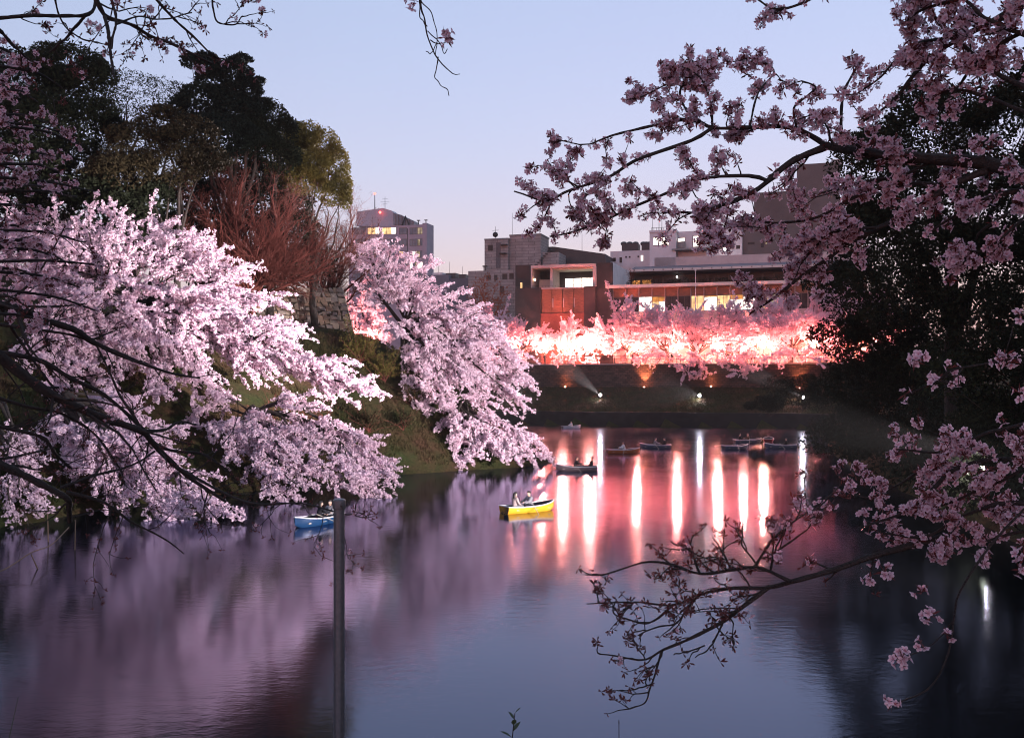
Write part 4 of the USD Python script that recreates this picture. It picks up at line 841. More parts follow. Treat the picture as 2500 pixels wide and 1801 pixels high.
# the wooded bank and buildings carry on behind, out of the picture's sight lines
rng = np.random.default_rng(77); bb = MB()
for k in range(9):
    c = fb([70 + k * 13 + rng.uniform(-3, 3), 34 + rng.uniform(-8, 10), 10.0]); hgt = rng.uniform(9, 15)
    for f_ in (.35, .55, .75, .95): bb.add(*lump(c + [rng.normal() * 2.5, rng.normal() * 2, hgt * f_], 5.5, 5, 4.2, rng, 380, 1.1))
obj('far_wood', bb.mesh(), leaf_dark, kind='stuff', label='far dark wood glimpsed through the black trees')
for k in range(10):
    D_, px_ = [(100, 2030), (92, 2090), (84, 2150), (78, 2220), (70, 2280), (63, 2350), (57, 2420), (52, 2490), (110, 1990), (47, 2560)][k]
    c = at(px_, 1000, D_); sh = shapely.ops.nearest_points(LINES['right'], shapely.Point(c[0], c[1]))[0]; c = np.array([sh.x + 1.8, sh.y, 0]); c[2] = float(ground_z(c[0], c[1])); rng = np.random.default_rng(480 + k)
    t = thing('waterside_bush', ['dark bush overhanging the right shore', 'low dark bush on the right shore'][k % 2] + [' farthest but one along the water', ' where the mist begins', ' under the tallest black tree', ' midway to the floodlights', ' just beyond the floodlights', ' behind the floodlights', ' beside the floodlights', ' at the right edge', ' farthest along the water', ' beyond the right edge'][k], 'bush', c)
    bb = MB()
    for q in range(9): bb.add(*lump([rng.normal() * 1.6, rng.normal() * 1.6, rng.uniform(.4, 2.0)], 1.6, 1.5, 1.1, rng, 300, .3))
    obj('leaves', bb.mesh(), leaf_dark, t, kind='stuff'); S, SR = sprout(np.array([[[0, 0, -.3], [0, 0, .8], [0, 0, 1.6]]]), np.array([[.08, .06, .04]]), rng, 8, 1.8, t0=0, angle=(20, 80), flat=1, K=4, rmin=.02); obj('stems', tubes(S, SR, 3), bark, t, kind='stuff')

# ------------------------------------------------------------------ people
skin = M('skin', (0.52, 0.33, 0.25), 0.6, 0.3, 0.1)
hair_mat = M('hair', (0.02, 0.014, 0.012), 0.5, 0.4, 0.2)
CLOTH = {n: M('cloth_' + n, c, 0.9, 0.1, 0.25, 8.0) for n, c in dict(pale=(0.34, 0.26, 0.25), grey=(0.22, 0.21, 0.23), dark=(0.02, 0.02, 0.024), navy=(0.025, 0.03, 0.06), white=(0.62, 0.60, 0.62), brown=(0.12, 0.07, 0.05), red=(0.35, 0.05, 0.05)).items()}
def ball(c, r):
    return m3.Manifold.sphere(float(r), 10).translate(tuple(map(float, c)))
def chain(J, R, links):
    """hulls of the spheres at both ends of every bone, as one solid"""
    return m3.Manifold.batch_boolean([m3.Manifold.batch_hull([ball(J[a], R[a]), ball(J[b], R[b])]) for a, b in links], m3.OpType.Add)
def smoothed(man, it=6, edge=0.035):
    q = man.refine_to_length(edge).to_mesh(); tmm = trimesh.Trimesh(q.vert_properties[:, :3], q.tri_verts, process=True)
    trimesh.smoothing.filter_taubin(tmm, iterations=it); return tmm
def person(label, loc, rotz, pose='row', top='dark', legs='dark', long_hair=False, group=None, holds=None, seed=0):
    """x is forward, z up; seated people have their origin on the seat, standing ones on the ground"""
    rng = np.random.default_rng(900 + seed); sit = pose != 'stand'
    h = 0.0 if sit else 0.93
    lean = {'row': 0.10, 'lean': -0.22, 'sit': 0.02, 'stand': 0.0}[pose]
    J, R = {}, {}
    def j(n, p, r): J[n] = np.array(p, float); R[n] = r
    hz = h + 0.11
    j('hip', (0, 0, hz), .125); j('waist', (lean * .35, 0, hz + .17), .12); j('chest', (lean * .8, 0, hz + .36), .135); j('neck', (lean * 1.05, 0, hz + .53), .055); j('skull', (lean * 1.15 + .015, 0, hz + .70), .092); j('jaw', (lean * 1.15 + .045, 0, hz + .63), .062); j('nose', (lean * 1.15 + .115, 0, hz + .675), .014)
    links = [('hip', 'waist'), ('waist', 'chest'), ('chest', 'neck'), ('neck', 'jaw'), ('skull', 'jaw'), ('skull', 'nose'), ('jaw', 'nose'), ('neck', 'skull')]
    top_l, leg_l, shoe_l = [('hip', 'waist'), ('waist', 'chest')], [], []
    for s, n in ((1, 'l'), (-1, 'r')):
        j('ear' + n, (lean * 1.15 + .005, s * .092, hz + .68), .016); links.append(('skull', 'ear' + n))
        j('sh' + n, (lean * .95, s * .185, hz + .46), .062); j('hp' + n, (.02, s * .095, hz - .01), .085)
        if pose == 'row': el, ha = (lean + .20, s * .27, hz + .24), (lean + .42, s * .16, hz + .23)
        elif pose == 'lean': el, ha = (lean - .05, s * .30, hz + .22), (lean + .18, s * .24, hz + .08)
        elif pose == 'sit': el, ha = (lean + .08, s * .24, hz + .20), (.30, s * .10, hz + .12)
        else: el, ha = (.02 + .05 * s, s * .24, hz + .18), (.14 + .1 * s, s * .22, hz - .04)
        j('el' + n, el, .045); j('wr' + n, ha, .032)
        if sit: kn, an, toe = (.45, s * .11, .12 if pose != 'lean' else .16), (.62 if pose != 'lean' else .78, s * .10, -.22), (.78 if pose != 'lean' else .94, s * .11, -.25)
        else: kn, an, toe = (.03 + .06 * s, s * .09, .49), (-.02 + .08 * s, s * .09, .09), (.13 + .08 * s, s * .10, .045)
        j('kn' + n, kn, .062); j('an' + n, an, .045); j('to' + n, toe, .036)
        links += [('chest', 'sh' + n), ('sh' + n, 'el' + n), ('el' + n, 'wr' + n), ('hip', 'hp' + n), ('hp' + n, 'kn' + n), ('kn' + n, 'an' + n), ('an' + n, 'to' + n)]
        top_l += [('chest', 'sh' + n), ('sh' + n, 'el' + n), ('el' + n, 'wr' + n)]; leg_l += [('hip', 'hp' + n), ('hp' + n, 'kn' + n), ('kn' + n, 'an' + n)]; shoe_l += [('an' + n, 'to' + n)]
        fwd = unit(J['wr' + n] - J['el' + n]); side = unit(np.cross(fwd, [0, 0, 1.0])); dn = np.cross(side, fwd) * -1
        j('pa' + n, J['wr' + n] + fwd * .055, .026); links.append(('wr' + n, 'pa' + n))
        for k in range(4):                                    # four fingers curling, and a thumb from the palm's side
            o = side * (k - 1.5) * .017; L = (.034, .040, .037, .028)[k]
            a, b_, c = f'f{n}{k}a', f'f{n}{k}b', f'f{n}{k}c'
            j(a, J['pa' + n] + o + fwd * .02, .009); j(b_, J[a] + fwd * L * .8 + dn * .012, .0085); j(c, J[b_] + dn * L * .8 - fwd * .004, .0075); links += [('pa' + n, a), (a, b_), (b_, c)]
        a, b_ = f't{n}a', f't{n}b'; j(a, J['wr' + n] + fwd * .03 + side * s * -.028, .0095); j(b_, J[a] + fwd * .035 + dn * .02 + side * s * -.006, .008); links += [('wr' + n, a), (a, b_)]
    t = thing('person', label, 'person', loc, rotz, group)
    body = smoothed(chain(J, R, links), 3, 0.05); obj('body', (body.vertices, body.faces), skin, t, smooth=True)
    def wear(name, ls, grow, mat, ends=()):
        R2 = {k: v + grow for k, v in R.items()}
        for e in ends: R2[e] = R[e] + grow * .6
        m = smoothed(chain(J, R2, ls), 3, 0.06); obj(name, (m.vertices, m.faces), mat, t, smooth=True)
    wear('jacket', top_l, .022, CLOTH[top]); wear('trousers', leg_l, .016, CLOTH[legs]); wear('shoes', shoe_l, .012, CLOTH['dark'])
    sk = J['skull']
    cap = m3.Manifold.batch_hull([ball(sk + [-.025, 0, .02], .105), ball(sk + [.02, 0, .045], .082)])
    if long_hair: cap = cap + m3.Manifold.batch_hull([ball(sk + [-.05, 0, 0], .09), ball(sk + [-.075, 0, -.22], .075)])
    face = m3.Manifold.cube((.12, .22, .22), True).translate(tuple(sk + [.105, 0, -.075])); cap = cap - face
    m = smoothed(cap, 3, .04); obj('hair', (m.vertices, m.faces), hair_mat, t, smooth=True)
    e = MB()
    for s in (-1, 1): e.tm(m3.Manifold.sphere(.011, 8).translate(tuple(map(float, sk + [.086, s * .034, -.012]))))
    obj('eyes', e.mesh(), hair_mat, t)
    return t

# ------------------------------------------------------------------ rowing boats
HULL = {n: M('hull_' + n, c, 0.35, 0.45, 0.15, 3.0) for n, c in dict(yellow=(0.60, 0.30, 0.02), grey=(0.14, 0.10, 0.11), blue=(0.010, 0.040, 0.105), slate=(0.06, 0.08, 0.12), orange=(0.35, 0.11, 0.04), red=(0.45, 0.02, 0.03), white=(0.45, 0.43, 0.48)).items()}
trim_white = M('boat_rim', (0.50, 0.47, 0.51), 0.4, 0.4, 0.1)
boat_inside = M('boat_inside', (0.05, 0.05, 0.06), 0.8, 0.2, 0.3)
oar_mat = M('oar', (0.42, 0.36, 0.30), 0.6, 0.3, 0.3)
def boat(label, loc, rotz, colour, oars=True, L=3.3, W=0.64):
    """x points to the bow; the water line is z = 0"""
    t = thing('rowing_boat', label, 'rowing boat', loc, rotz, None)
    n = 18; x = np.linspace(-.5, .5, n); s = x + .5
    half = W * np.where(s < .45, .80 + .20 * np.sin(s / .45 * math.pi / 2), np.cos(np.clip((s - .45) / .55, 0, 1) ** 1.5 * math.pi / 2) ** .8 * .97 + .03)
    sheer = .34 + .20 * np.clip((s - .4) / .6, 0, 1) ** 2 + .05 * np.clip((.3 - s) / .3, 0, 1) ** 2
    keel = -.14 + .30 * np.clip((s - .75) / .25, 0, 1) ** 2.2
    q = np.linspace(0, 1, 8)
    def shell(inset, lift):
        prof_y = np.sin(q * math.pi / 2) ** .62; prof_z = q ** 1.9
        V = []
        for k in range(n):
            hw = max(half[k] - inset, .004); y = hw * prof_y * (0.86 + .14 * q); z = keel[k] + lift + (sheer[k] - keel[k] - lift) * prof_z
            V.append(np.r_[np.c_[np.full(8, x[k] * L), -y, z][::-1], np.c_[np.full(7, x[k] * L), y[1:], z[1:]]])
        V = np.array(V); m = V.shape[1]; i, j_ = np.meshgrid(np.arange(n - 1), np.arange(m - 1), indexing='ij'); o = i * m + j_
        return V, np.stack([o, o + 1, o + m + 1, o + m], -1).reshape(-1, 4)
    V, F = shell(0, 0); hb = MB().add(V.reshape(-1, 3), F); tr = V[0]; hb.add(np.vstack([tr, tr.mean(0)]), [[k, (k + 1) % 15, 15] for k in range(15)]); obj('hull', hb.mesh(), HULL[colour], t, smooth=40)
    V2, F2 = shell(.035, .05); obj('inside', MB().add(V2.reshape(-1, 3), F2).add(np.vstack([V2[0], V2[0].mean(0)]), [[k, (k + 1) % 15, 15] for k in range(15)]).mesh(), boat_inside, t)
    rim = np.vstack([V[:, 0][:, :], V[::-1, -1]]); rim = np.vstack([rim, rim[:1]]); obj('gunwale', MB().tube(rim + [0, 0, .012], .034, 6).mesh(), trim_white, t)
    for xs_ in (-.32, .02, .30):
        hw = np.interp(xs_, x, half) * .95; obj('seat', MB().box((xs_ * L - .13, -hw, .17), (xs_ * L + .13, hw, .21)).mesh(), oar_mat, t)
    if oars:
        for sd in (-1, 1):
            p0, p1 = np.array([.02 * L + .05, sd * .12, .52]), np.array([-.12 * L, sd * 1.55, -.02]); d = unit(p1 - p0)
            o = obj('oar', MB().tube([p0, p1], [.022, .02], 6).mesh(), oar_mat, t)
            sd2 = unit(np.cross(d, [0, 0, 1.0])) * .06; b_ = p1 + d * .5
            obj('blade', (np.array([p1 - sd2 * .5, p1 + sd2 * .5, b_ + sd2, b_ - sd2, *(np.array([p1 - sd2 * .5, p1 + sd2 * .5, b_ + sd2, b_ - sd2]) + [0, 0, .015])]), np.array([[0, 1, 2, 3], [7, 6, 5, 4], [0, 4, 5, 1], [1, 5, 6, 2], [2, 6, 7, 3], [3, 7, 4, 0]])), oar_mat, o)
    return t
def afloat(px, py): 
    D = EYE * FPX / (py - HY); return np.array([(px - CX) / FPX * D, D, 0.0])
def crew(p, rot, x, y, z=.21):
    c, s = math.cos(rot), math.sin(rot); return (p[0] + c * x - s * y, p[1] + s * x + c * y, z)
R_ = math.radians
p, r = afloat(1292, 1248), R_(33)
boat('yellow rowing boat with a white rim carrying two people across the red reflections', p, r, 'yellow')
person('person in a pale blouse with long hair sitting in the yellow boat', crew(p, r, -.95, 0), r, 'sit', 'pale', 'grey', True, seed=1)
person('person in a grey jacket rowing the yellow boat', crew(p, r, .1, 0), r + math.pi, 'row', 'grey', 'dark', seed=2)
p, r = afloat(1408, 1149), R_(176)
boat('dark grey rowing boat with two people silhouetted before the white streak', p, r, 'grey')
person('person in black sitting upright in the dark grey boat', crew(p, r, .1, 0), r + math.pi, 'row', 'dark', 'dark', seed=3)
person('person in black leaning back in the stern of the dark grey boat', crew(p, r, -1.0, 0), r, 'lean', 'dark', 'dark', seed=4)
p, r = afloat(772, 1279), R_(-118)
boat('blue rowing boat under the blossom, beside the steel post', p, r, 'blue')
person('person in black rowing the blue boat under the blossom', crew(p, r, -.2, 0), r + R_(150), 'row', 'dark', 'dark', True, seed=5)
person('person with white sleeves at the back of the blue boat', crew(p, r, -.98, .12), r, 'sit', 'grey', 'dark', seed=6)
p, r = afloat(1600, 1094), R_(172)
boat('slate rowing boat with a pale rim in front of the amber streak', p, r, 'slate')
person('person in grey bent over in the slate boat at the amber streak', crew(p, r, .1, 0), r + math.pi, 'row', 'grey', 'dark', seed=7)
person('person in black in the stern of the slate boat at the amber streak', crew(p, r, -1.0, 0), r, 'sit', 'dark', 'dark', seed=8)
p, r = afloat(1522, 1106), R_(6)
boat('rust-coloured rowing boat low in the water left of the slate boat', p, r, 'orange')
person('person in a pale top in the rust-coloured boat', crew(p, r, .1, 0), r + math.pi, 'row', 'white', 'grey', seed=9)
p, r = afloat(1395, 1046), R_(20)
boat('faint white rowing boat farthest off, below the far bank', p, r, 'white', L=3.0)
person('person in white in the farthest boat', crew(p, r, .1, 0), r + math.pi, 'row', 'white', 'white', seed=10)
p, r = afloat(1826, 1081), R_(8)
boat('dark rowing boat with two people, upper one of the group at the right', p, r, 'slate')
person('person in brown rowing the upper boat of the group at the right', crew(p, r, .1, 0), r + math.pi, 'row', 'brown', 'dark', seed=11)
person('person in black sitting in the upper boat of the group at the right', crew(p, r, -1.0, 0), r, 'sit', 'dark', 'dark', seed=12)
p, r = afloat(1796, 1096), R_(14)
boat('empty-looking slate rowing boat, lower left of the group at the right', p, r, 'slate', L=2.9)
p, r = afloat(1906, 1094), R_(168)
boat('slate rowing boat with raised bow, lower right of the group at the right', p, r, 'slate')
person('person in black in the lower right boat of the group', crew(p, r, -.6, 0), r, 'sit', 'dark', 'dark', seed=13)
p, r = afloat(1876, 1078), R_(75)
boat('red rowing boat seen end-on among the group at the right', p, r, 'red', oars=False, L=2.8)
# people behind the far railing
for k, (px, v, top, pose_rot, lab) in enumerate([(1578, 11.5, 'dark', 1.2, 'person in black behind the railing above the amber fan of light'), (1640, 11.7, 'dark', -.6, 'person in black behind the railing left of the flagpole'), (1688, 11.4, 'navy', 2.0, 'person in navy behind the railing, left one of a pair'), (1697, 11.6, 'dark', 2.4, 'person in black behind the railing, right one of a pair'),
                                                 (1815, 11.5, 'brown', .5, 'person in brown behind the railing right of the hanging sprays'), (1330, 11.6, 'dark', -1.0, 'person in black behind the railing near the point tree'), (1500, 11.5, 'grey', .2, 'person in grey behind the railing below the dark gap')]):
    u = U(px, v); person(lab, fb([u, v, 10.16 if v < 12.3 else 10.14]), pose_rot, 'stand', top, 'dark', seed=30 + k)

# ------------------------------------------------------------------ old stone wall on the left bank
wall_stone = [M(f'wall_stone_{n}', c, 0.9, 0.2, 0.3, 2.5, bump=0.6, bscale=7) for n, c in (('buff', (0.46, 0.36, 0.28)), ('grey', (0.37, 0.30, 0.26)), ('rust', (0.42, 0.29, 0.21)))]
rng = np.random.default_rng(81)
c0 = at(870, 840, 104.0); wdir = unit(np.array([-1.0, -0.12, 0])); back = np.array([-0.12, 1.0, 0]); HW = 5.6
t = thing('stone_wall', 'old battered wall of fitted stones on the slope between the cherry trees', 'wall')
def wp(s, h, d): return c0 + wdir * (s + 0.25 * h) + back * (0.22 * h - d) + np.array([0, 0, h])
core = np.array([wp(s, h, d) for d in (-2.5, -.03) for s, h in ((0, -1.5), (16, -1.5), (16, HW), (0, HW))]); obj('core', (core, np.array([[0, 1, 2, 3], [7, 6, 5, 4], [0, 4, 5, 1], [1, 5, 6, 2], [2, 6, 7, 3], [3, 7, 4, 0]])), M('wall_earth', (0.10, 0.08, 0.065), 0.95, 0.1, 0.3), t)
hs = np.r_[-.8, np.cumsum(rng.uniform(.42, .58, 13)) - .5]; hs = hs[hs < HW + .4]; rows = []
for r in range(len(hs) - 1):
    s = -.05 + rng.uniform(0, .2)
    if r % 2: s -= .12
    edges = [0.0]
    while edges[-1] < 15: edges.append(edges[-1] + rng.uniform(.38, .9))
    for a, b_ in zip(edges[:-1], edges[1:]):
        if a > 12 and hs[r] < 1: continue
        jt = rng.normal(size=(4, 2)) * .085; q = np.array([[a, hs[r]], [b_, hs[r]], [b_, hs[r + 1]], [a, hs[r + 1]]]) + jt; cen = q.mean(0); g = .95; q = cen + (q - cen) * g
        pr = rng.uniform(.05, .16); q1 = cen + (q - cen) * .97; q2 = cen + (q - cen) * rng.uniform(.68, .8)
        v = np.array([wp(x, y, -.06) for x, y in q] + [wp(x, y, pr * .55) for x, y in q1] + [wp(x, y, pr + rng.normal() * .02) for x, y in q2])
        f = [[8, 9, 10, 11]] + [[k, (k + 1) % 4, (k + 1) % 4 + 4, k + 4] for k in range(4)] + [[k + 4, (k + 1) % 4 + 4, (k + 1) % 4 + 8, k + 8] for k in range(4)]
        rows.append((v, np.array(f)))
for v, f in rows[:290]: obj('stone', (v, f), wall_stone[rng.integers(3)], t)

# ------------------------------------------------------------------ the steel post, stakes and plants near the viewer
steel_post = M('post_paint', (0.11, 0.10, 0.11), 0.4, 0.5, 0.3, 30, bump=0.15, bscale=60, metal=.5)
D = 6.5; p = at(828, 1217, D); w = D / FPX
t = thing('steel_post', 'grey round steel post with a collar cap standing in the foreground', 'post', (p[0], p[1], 0))
zt = p[2]; zg = float(ground_z(p[0], p[1])) - .2
obj('pole', MB().tube([(0, 0, zg), (0, 0, zt - 23 * w)], 13.5 * w, 28).mesh(), steel_post, t, smooth=60)
prof = [(0, zt), (12 * w, zt - .2 * w), (15 * w, zt - 2 * w), (16.2 * w, zt - 4.5 * w), (16.2 * w, zt - 22 * w), (15.6 * w, zt - 24 * w), (13.4 * w, zt - 24 * w)]
capm = trimesh.creation.revolve(np.array(prof)[::-1], sections=32); obj('cap', (capm.vertices, capm.faces), steel_post, t, smooth=50)
bt = trimesh.creation.cylinder(3.0 * w, 6 * w, sections=6); bt.apply_transform(trimesh.transformations.rotation_matrix(math.pi / 2, [1, 0, 0])); bt.apply_translation([8 * w, -14.4 * w, zt - 16 * w]); obj('set_screw', (bt.vertices, bt.faces), steel_dark, t)
stake_mat = M('stake', (0.20, 0.13, 0.09), 0.8, 0.2, 0.3)
for px, yb, yt, lean, lab in [(183, 1342, 1272, .02, 'thin upright stake in the water at the lower left, right one of two'), (118, 1322, 1255, -.03, 'thin upright stake in the water at the lower left, left one of two'), (92, 1388, 1355, -.45, 'slanting stake in the water holding a sagging rope')]:
    q = afloat(px, yb); H = (yb - yt) / FPX * q[1]
    t = thing('stake', lab, 'stake', q); obj('shaft', MB().tube([(-lean * -.3, 0, -.6), (0, 0, 0), (lean * H, 0, H)], [.03, .03, .022], 7).mesh(), stake_mat, t)
    obj('tip', MB().tube([(lean * H, 0, H - .01), (lean * H, 0, H + .05)], [.028, .02], 7).mesh(), stake_mat, t)
q0 = afloat(92, 1388) + [-.25, 0, .62]; q1 = afloat(168, 1335) + [0, 0, .85]; q2 = afloat(-60, 1430) + [0, 0, .25]
t = thing('rope', 'brown rope sagging from the slanting stake over the water at the lower left', 'rope'); obj('strand', MB().tube(spline([q2, (q2 + q0) / 2 - [0, 0, .15], q0, (q0 * .5 + q1 * .5) - [0, 0, .22], q1], 30), .022, 6).mesh(), stake_mat, t)
young_leaf = M('young_leaf', (0.045, 0.06, 0.03), 0.5, 0.4, 0.3, 20, trans=.25)
D = 4.2; p = at(1250, 1740, D); zg = float(ground_z(p[0], p[1]))
t = thing('sapling', 'small dark leafy shoot poking up at the middle of the bottom edge', 'plant', (p[0], p[1], zg)); H = p[2] - zg
stem = spline([(0, 0, -.05), (.02, 0, H * .5), (-.01, .0, H * .85), (.012, 0, H)], 14); obj('stem', MB().tube(stem, np.linspace(.008, .002, 14), 6).mesh(), bark_near, t)
rng = np.random.default_rng(91)
for k in range(11):
    s_ = 1 - k * .014; base = np.array([np.interp(s_ * 13, range(14), stem[:, c]) for c in range(3)]); az = k * 2.4; up = .9 - k * .09
    d = unit(np.array([math.cos(az), math.sin(az) * .6, up])); L = .035 + .006 * min(k, 5); sd = unit(np.cross(d, [0, 0, 1.0])) * L * .24; nn = np.cross(sd, d); nn = unit(nn) * L * .08
    v = np.array([base, base + d * L * .35 + sd + nn, base + d * L * .7 + sd * .8 + nn, base + d * L, base + d * L * .7 - sd * .8 + nn, base + d * L * .35 - sd + nn, base + d * L * .5])
    obj('leaf', (v, np.array([[0, 1, 6], [1, 2, 6], [2, 3, 6], [3, 4, 6], [4, 5, 6], [5, 0, 6]])), young_leaf, t)
p = at(1511, 1758, D); zg = float(ground_z(p[0], p[1])); t = thing('stalk', 'thin bare stalk at the bottom edge right of the leafy shoot', 'plant', (p[0], p[1], zg))
obj('stem', MB().tube([(0, 0, -.05), (.004, 0, (p[2] - zg) * .6), (0, 0, p[2] - zg)], [.004, .003, .0016], 6).mesh(), bark_near, t); obj('tip', MB().tube([(0, 0, p[2] - zg - .012), (0, 0, p[2] - zg + .004)], [.0028, .001], 6).mesh(), bark_near, t)
p = at(20, 1700, 5.0); zg = float(ground_z(p[0], p[1])); t = thing('grass_plant', 'dark arching grass leaf in the lower left corner', 'plant', (p[0], p[1], zg)); H = p[2] - zg
s_ = spline([(-.05, 0, 0), (-.03, 0, H * .6), (.0, 0, H * .9), (.05, 0, H)], 12); w_ = np.linspace(.012, .001, 12)[:, None] * np.array([[1, .3, 0]])
v = np.vstack([s_ - w_, s_ + w_]); obj('blade', (v, np.array([[k, k + 1, k + 13, k + 12] for k in range(11)])), young_leaf, t); obj('stem', MB().tube(s_[:8] + [.006, .004, 0], .004, 5).mesh(), bark_near, t)

# ------------------------------------------------------------------ branches close to the viewer
petal_mat = usdkit.material(stage, '/World/Looks/petal', {
    'a': ('attribute', {'attribute': 'tint'}), 'g': ('geometry', {}),
    'v': ('map_range', {'to_min': 0.82, 'to_max': 1.1}), 'h': ('hsv', {}),
    'p': ('principled_bsdf', {'roughness': 0.7, 'specular_ior_level': 0.15}), 't': ('translucent_bsdf', {}), 'm': ('mix_closure', {'fac': 0.35})},
    [('a.color', 'h.color'), ('g.random_per_island', 'v.value'), ('v.result', 'h.value'), ('h.color', 'p.base_color'), ('h.color', 't.color'), ('p.BSDF', 'm.closure1'), ('t.BSDF', 'm.closure2')], surface='m.closure')
PETAL, HEART, SEPAL = (0.70, 0.53, 0.62), (0.50, 0.20, 0.27), (0.13, 0.035, 0.035)
def flower(c, n, size, rng, openness=1.0):
    """five notched petals, a red heart and calyx, as vertices, faces and tints"""
    n = unit(np.asarray(n, float)); a = unit(np.cross(n, rng.normal(size=3))); b = np.cross(n, a)
    V, F, T = [], [], []
    lift = rng.uniform(0.15, 0.45) + (1 - openness) * 0.8
    for k in range(5):
        th = k * 2 * math.pi / 5 + rng.normal() * 0.08
        r = a * math.cos(th) + b * math.sin(th); s = np.cross(n, r); sz = size * rng.uniform(0.9, 1.08)
        base = c + r * sz * 0.07
        mid1, mid2 = c + r * sz * 0.62 + s * sz * 0.40 + n * sz * lift * 0.55, c + r * sz * 0.62 - s * sz * 0.40 + n * sz * lift * 0.55
        t1, t2 = c + r * sz * 1.02 + s * sz * 0.17 + n * sz * lift * 0.62, c + r * sz * 1.02 - s * sz * 0.17 + n * sz * lift * 0.62
        i = len(V); V += [base, mid1, t1, t2, mid2]; F += [[i, i + 1, i + 2], [i, i + 2, i + 3], [i, i + 3, i + 4]]; T += [HEART, PETAL, PETAL, PETAL, PETAL]
    i = len(V); V += [c + a * size * .2 + n * size * .14, c - a * size * .1 + b * size * .17 + n * size * .14, c - a * size * .1 - b * size * .17 + n * size * .14, c - n * size * 0.42]
    F += [[i, i + 1, i + 2], [i, i + 1, i + 3], [i + 1, i + 2, i + 3], [i + 2, i, i + 3]]; T += [HEART] * 3 + [SEPAL]
    return V, F, T
def cluster_mesh(seed, n=7, size=0.0160, spread=0.024, spikes=3):
    rng = np.random.default_rng(seed); V, F, T = [], [], []
    for k in range(n):
        d = unit(rng.normal(size=3) + [0, 0, -0.1]); c = d * spread * rng.uniform(0.55, 1.05)
        v, f, tt = flower(c, unit(d + rng.normal(size=3) * 0.35), size, rng, rng.uniform(0.5, 1.0))
        o = len(V); V += v; F += [[q + o for q in x] for x in f]; T += tt
        o = len(V); s = unit(np.cross(d, rng.normal(size=3))) * 0.0011; V += [-s, s, c + s - d * size * .4, c - s - d * size * .4]; F += [[o, o + 1, o + 2], [o, o + 2, o + 3]]; T += [SEPAL] * 4   # stalk
    for k in range(spikes):                                  # young leaves and buds
        d = unit(rng.normal(size=3)); s = unit(np.cross(d, rng.normal(size=3))) * 0.004; o = len(V)
        V += [np.zeros(3), d * spread * 0.6 + s, d * spread * 1.3, d * spread * 0.6 - s]; F += [[o, o + 1, o + 2], [o, o + 2, o + 3]]; T += [SEPAL] * 4
    return np.array(V), np.array(F), np.array(T)
def bud_mesh(seed, n=5, spread=0.028):
    rng = np.random.default_rng(seed); V, F, T = [], [], []
    for k in range(n):
        d = unit(rng.normal(size=3) + [0, 0, 0.2]); L = spread * rng.uniform(0.7, 1.15); a = unit(np.cross(d, rng.normal(size=3))); b = np.cross(d, a); w = 0.0042
        o = len(V); V += [np.zeros(3), d * L * .72 + a * w, d * L * .72 - a * w * .5 + b * w * .87, d * L * .72 - a * w * .5 - b * w * .87, d * L]
        F += [[o, o + 1, o + 2], [o, o + 2, o + 3], [o, o + 3, o + 1], [o + 4, o + 2, o + 1], [o + 4, o + 3, o + 2], [o + 4, o + 1, o + 3]]
        T += [SEPAL, (0.16, 0.06, 0.06), (0.16, 0.06, 0.06), (0.16, 0.06, 0.06), (0.34, 0.16, 0.19) if rng.random() < 0.4 else (0.14, 0.06, 0.05)]
    return np.array(V), np.array(F), np.array(T)
CLUSTERS = [cluster_mesh(100 + k, n, .0152, sp, 4) for k, (n, sp) in enumerate(((3, .024), (4, .026), (4, .03), (5, .028), (6, .03), (7, .032), (5, .034), (4, .022)))]
FEW = [cluster_mesh(140 + k, n, spread=0.026) for k, n in enumerate((2, 3, 3, 4))]
BUDS = [bud_mesh(160 + k, n) for k, n in enumerate((4, 5, 6, 7))]
def tinted(path, v, f, t, mat, parent, kind=None):
    m = obj(path, (v, f), mat, parent, kind=kind)
    UsdGeom.PrimvarsAPI(m).CreatePrimvar('tint', Sdf.ValueTypeNames.Color3fArray, 'vertex').Set(Vt.Vec3fArray.FromNumpy(t.astype(f32)))
    return m
def bouquets(parent, name, pos, protos, rng, scale=(0.85, 1.25), most=290):
    """a part for each of the biggest clusters in view, the rest together"""
    n = len(pos); Q = trimesh.transformations.random_rotation_matrix
    order = np.argsort(pos[:, 1] + 20 * (np.abs(pos[:, 0] / pos[:, 1]) > 0.53))
    rest_v, rest_f, rest_t, k = [], [], [], 0
    for rank, i in enumerate(order):
        v, f, t = protos[rng.integers(len(protos))]
        v = (v * rng.uniform(*scale)) @ Q(rng.random(3))[:3, :3].T + pos[i]
        if rank < most: tinted(name, v, f, t, petal_mat, parent)
        else: rest_v.append(v); rest_f.append(f + k); rest_t.append(t); k += len(v)
    if rest_v: tinted(name + '_mass', np.vstack(rest_v), np.vstack(rest_f), np.vstack(rest_t), petal_mat, parent, 'stuff')

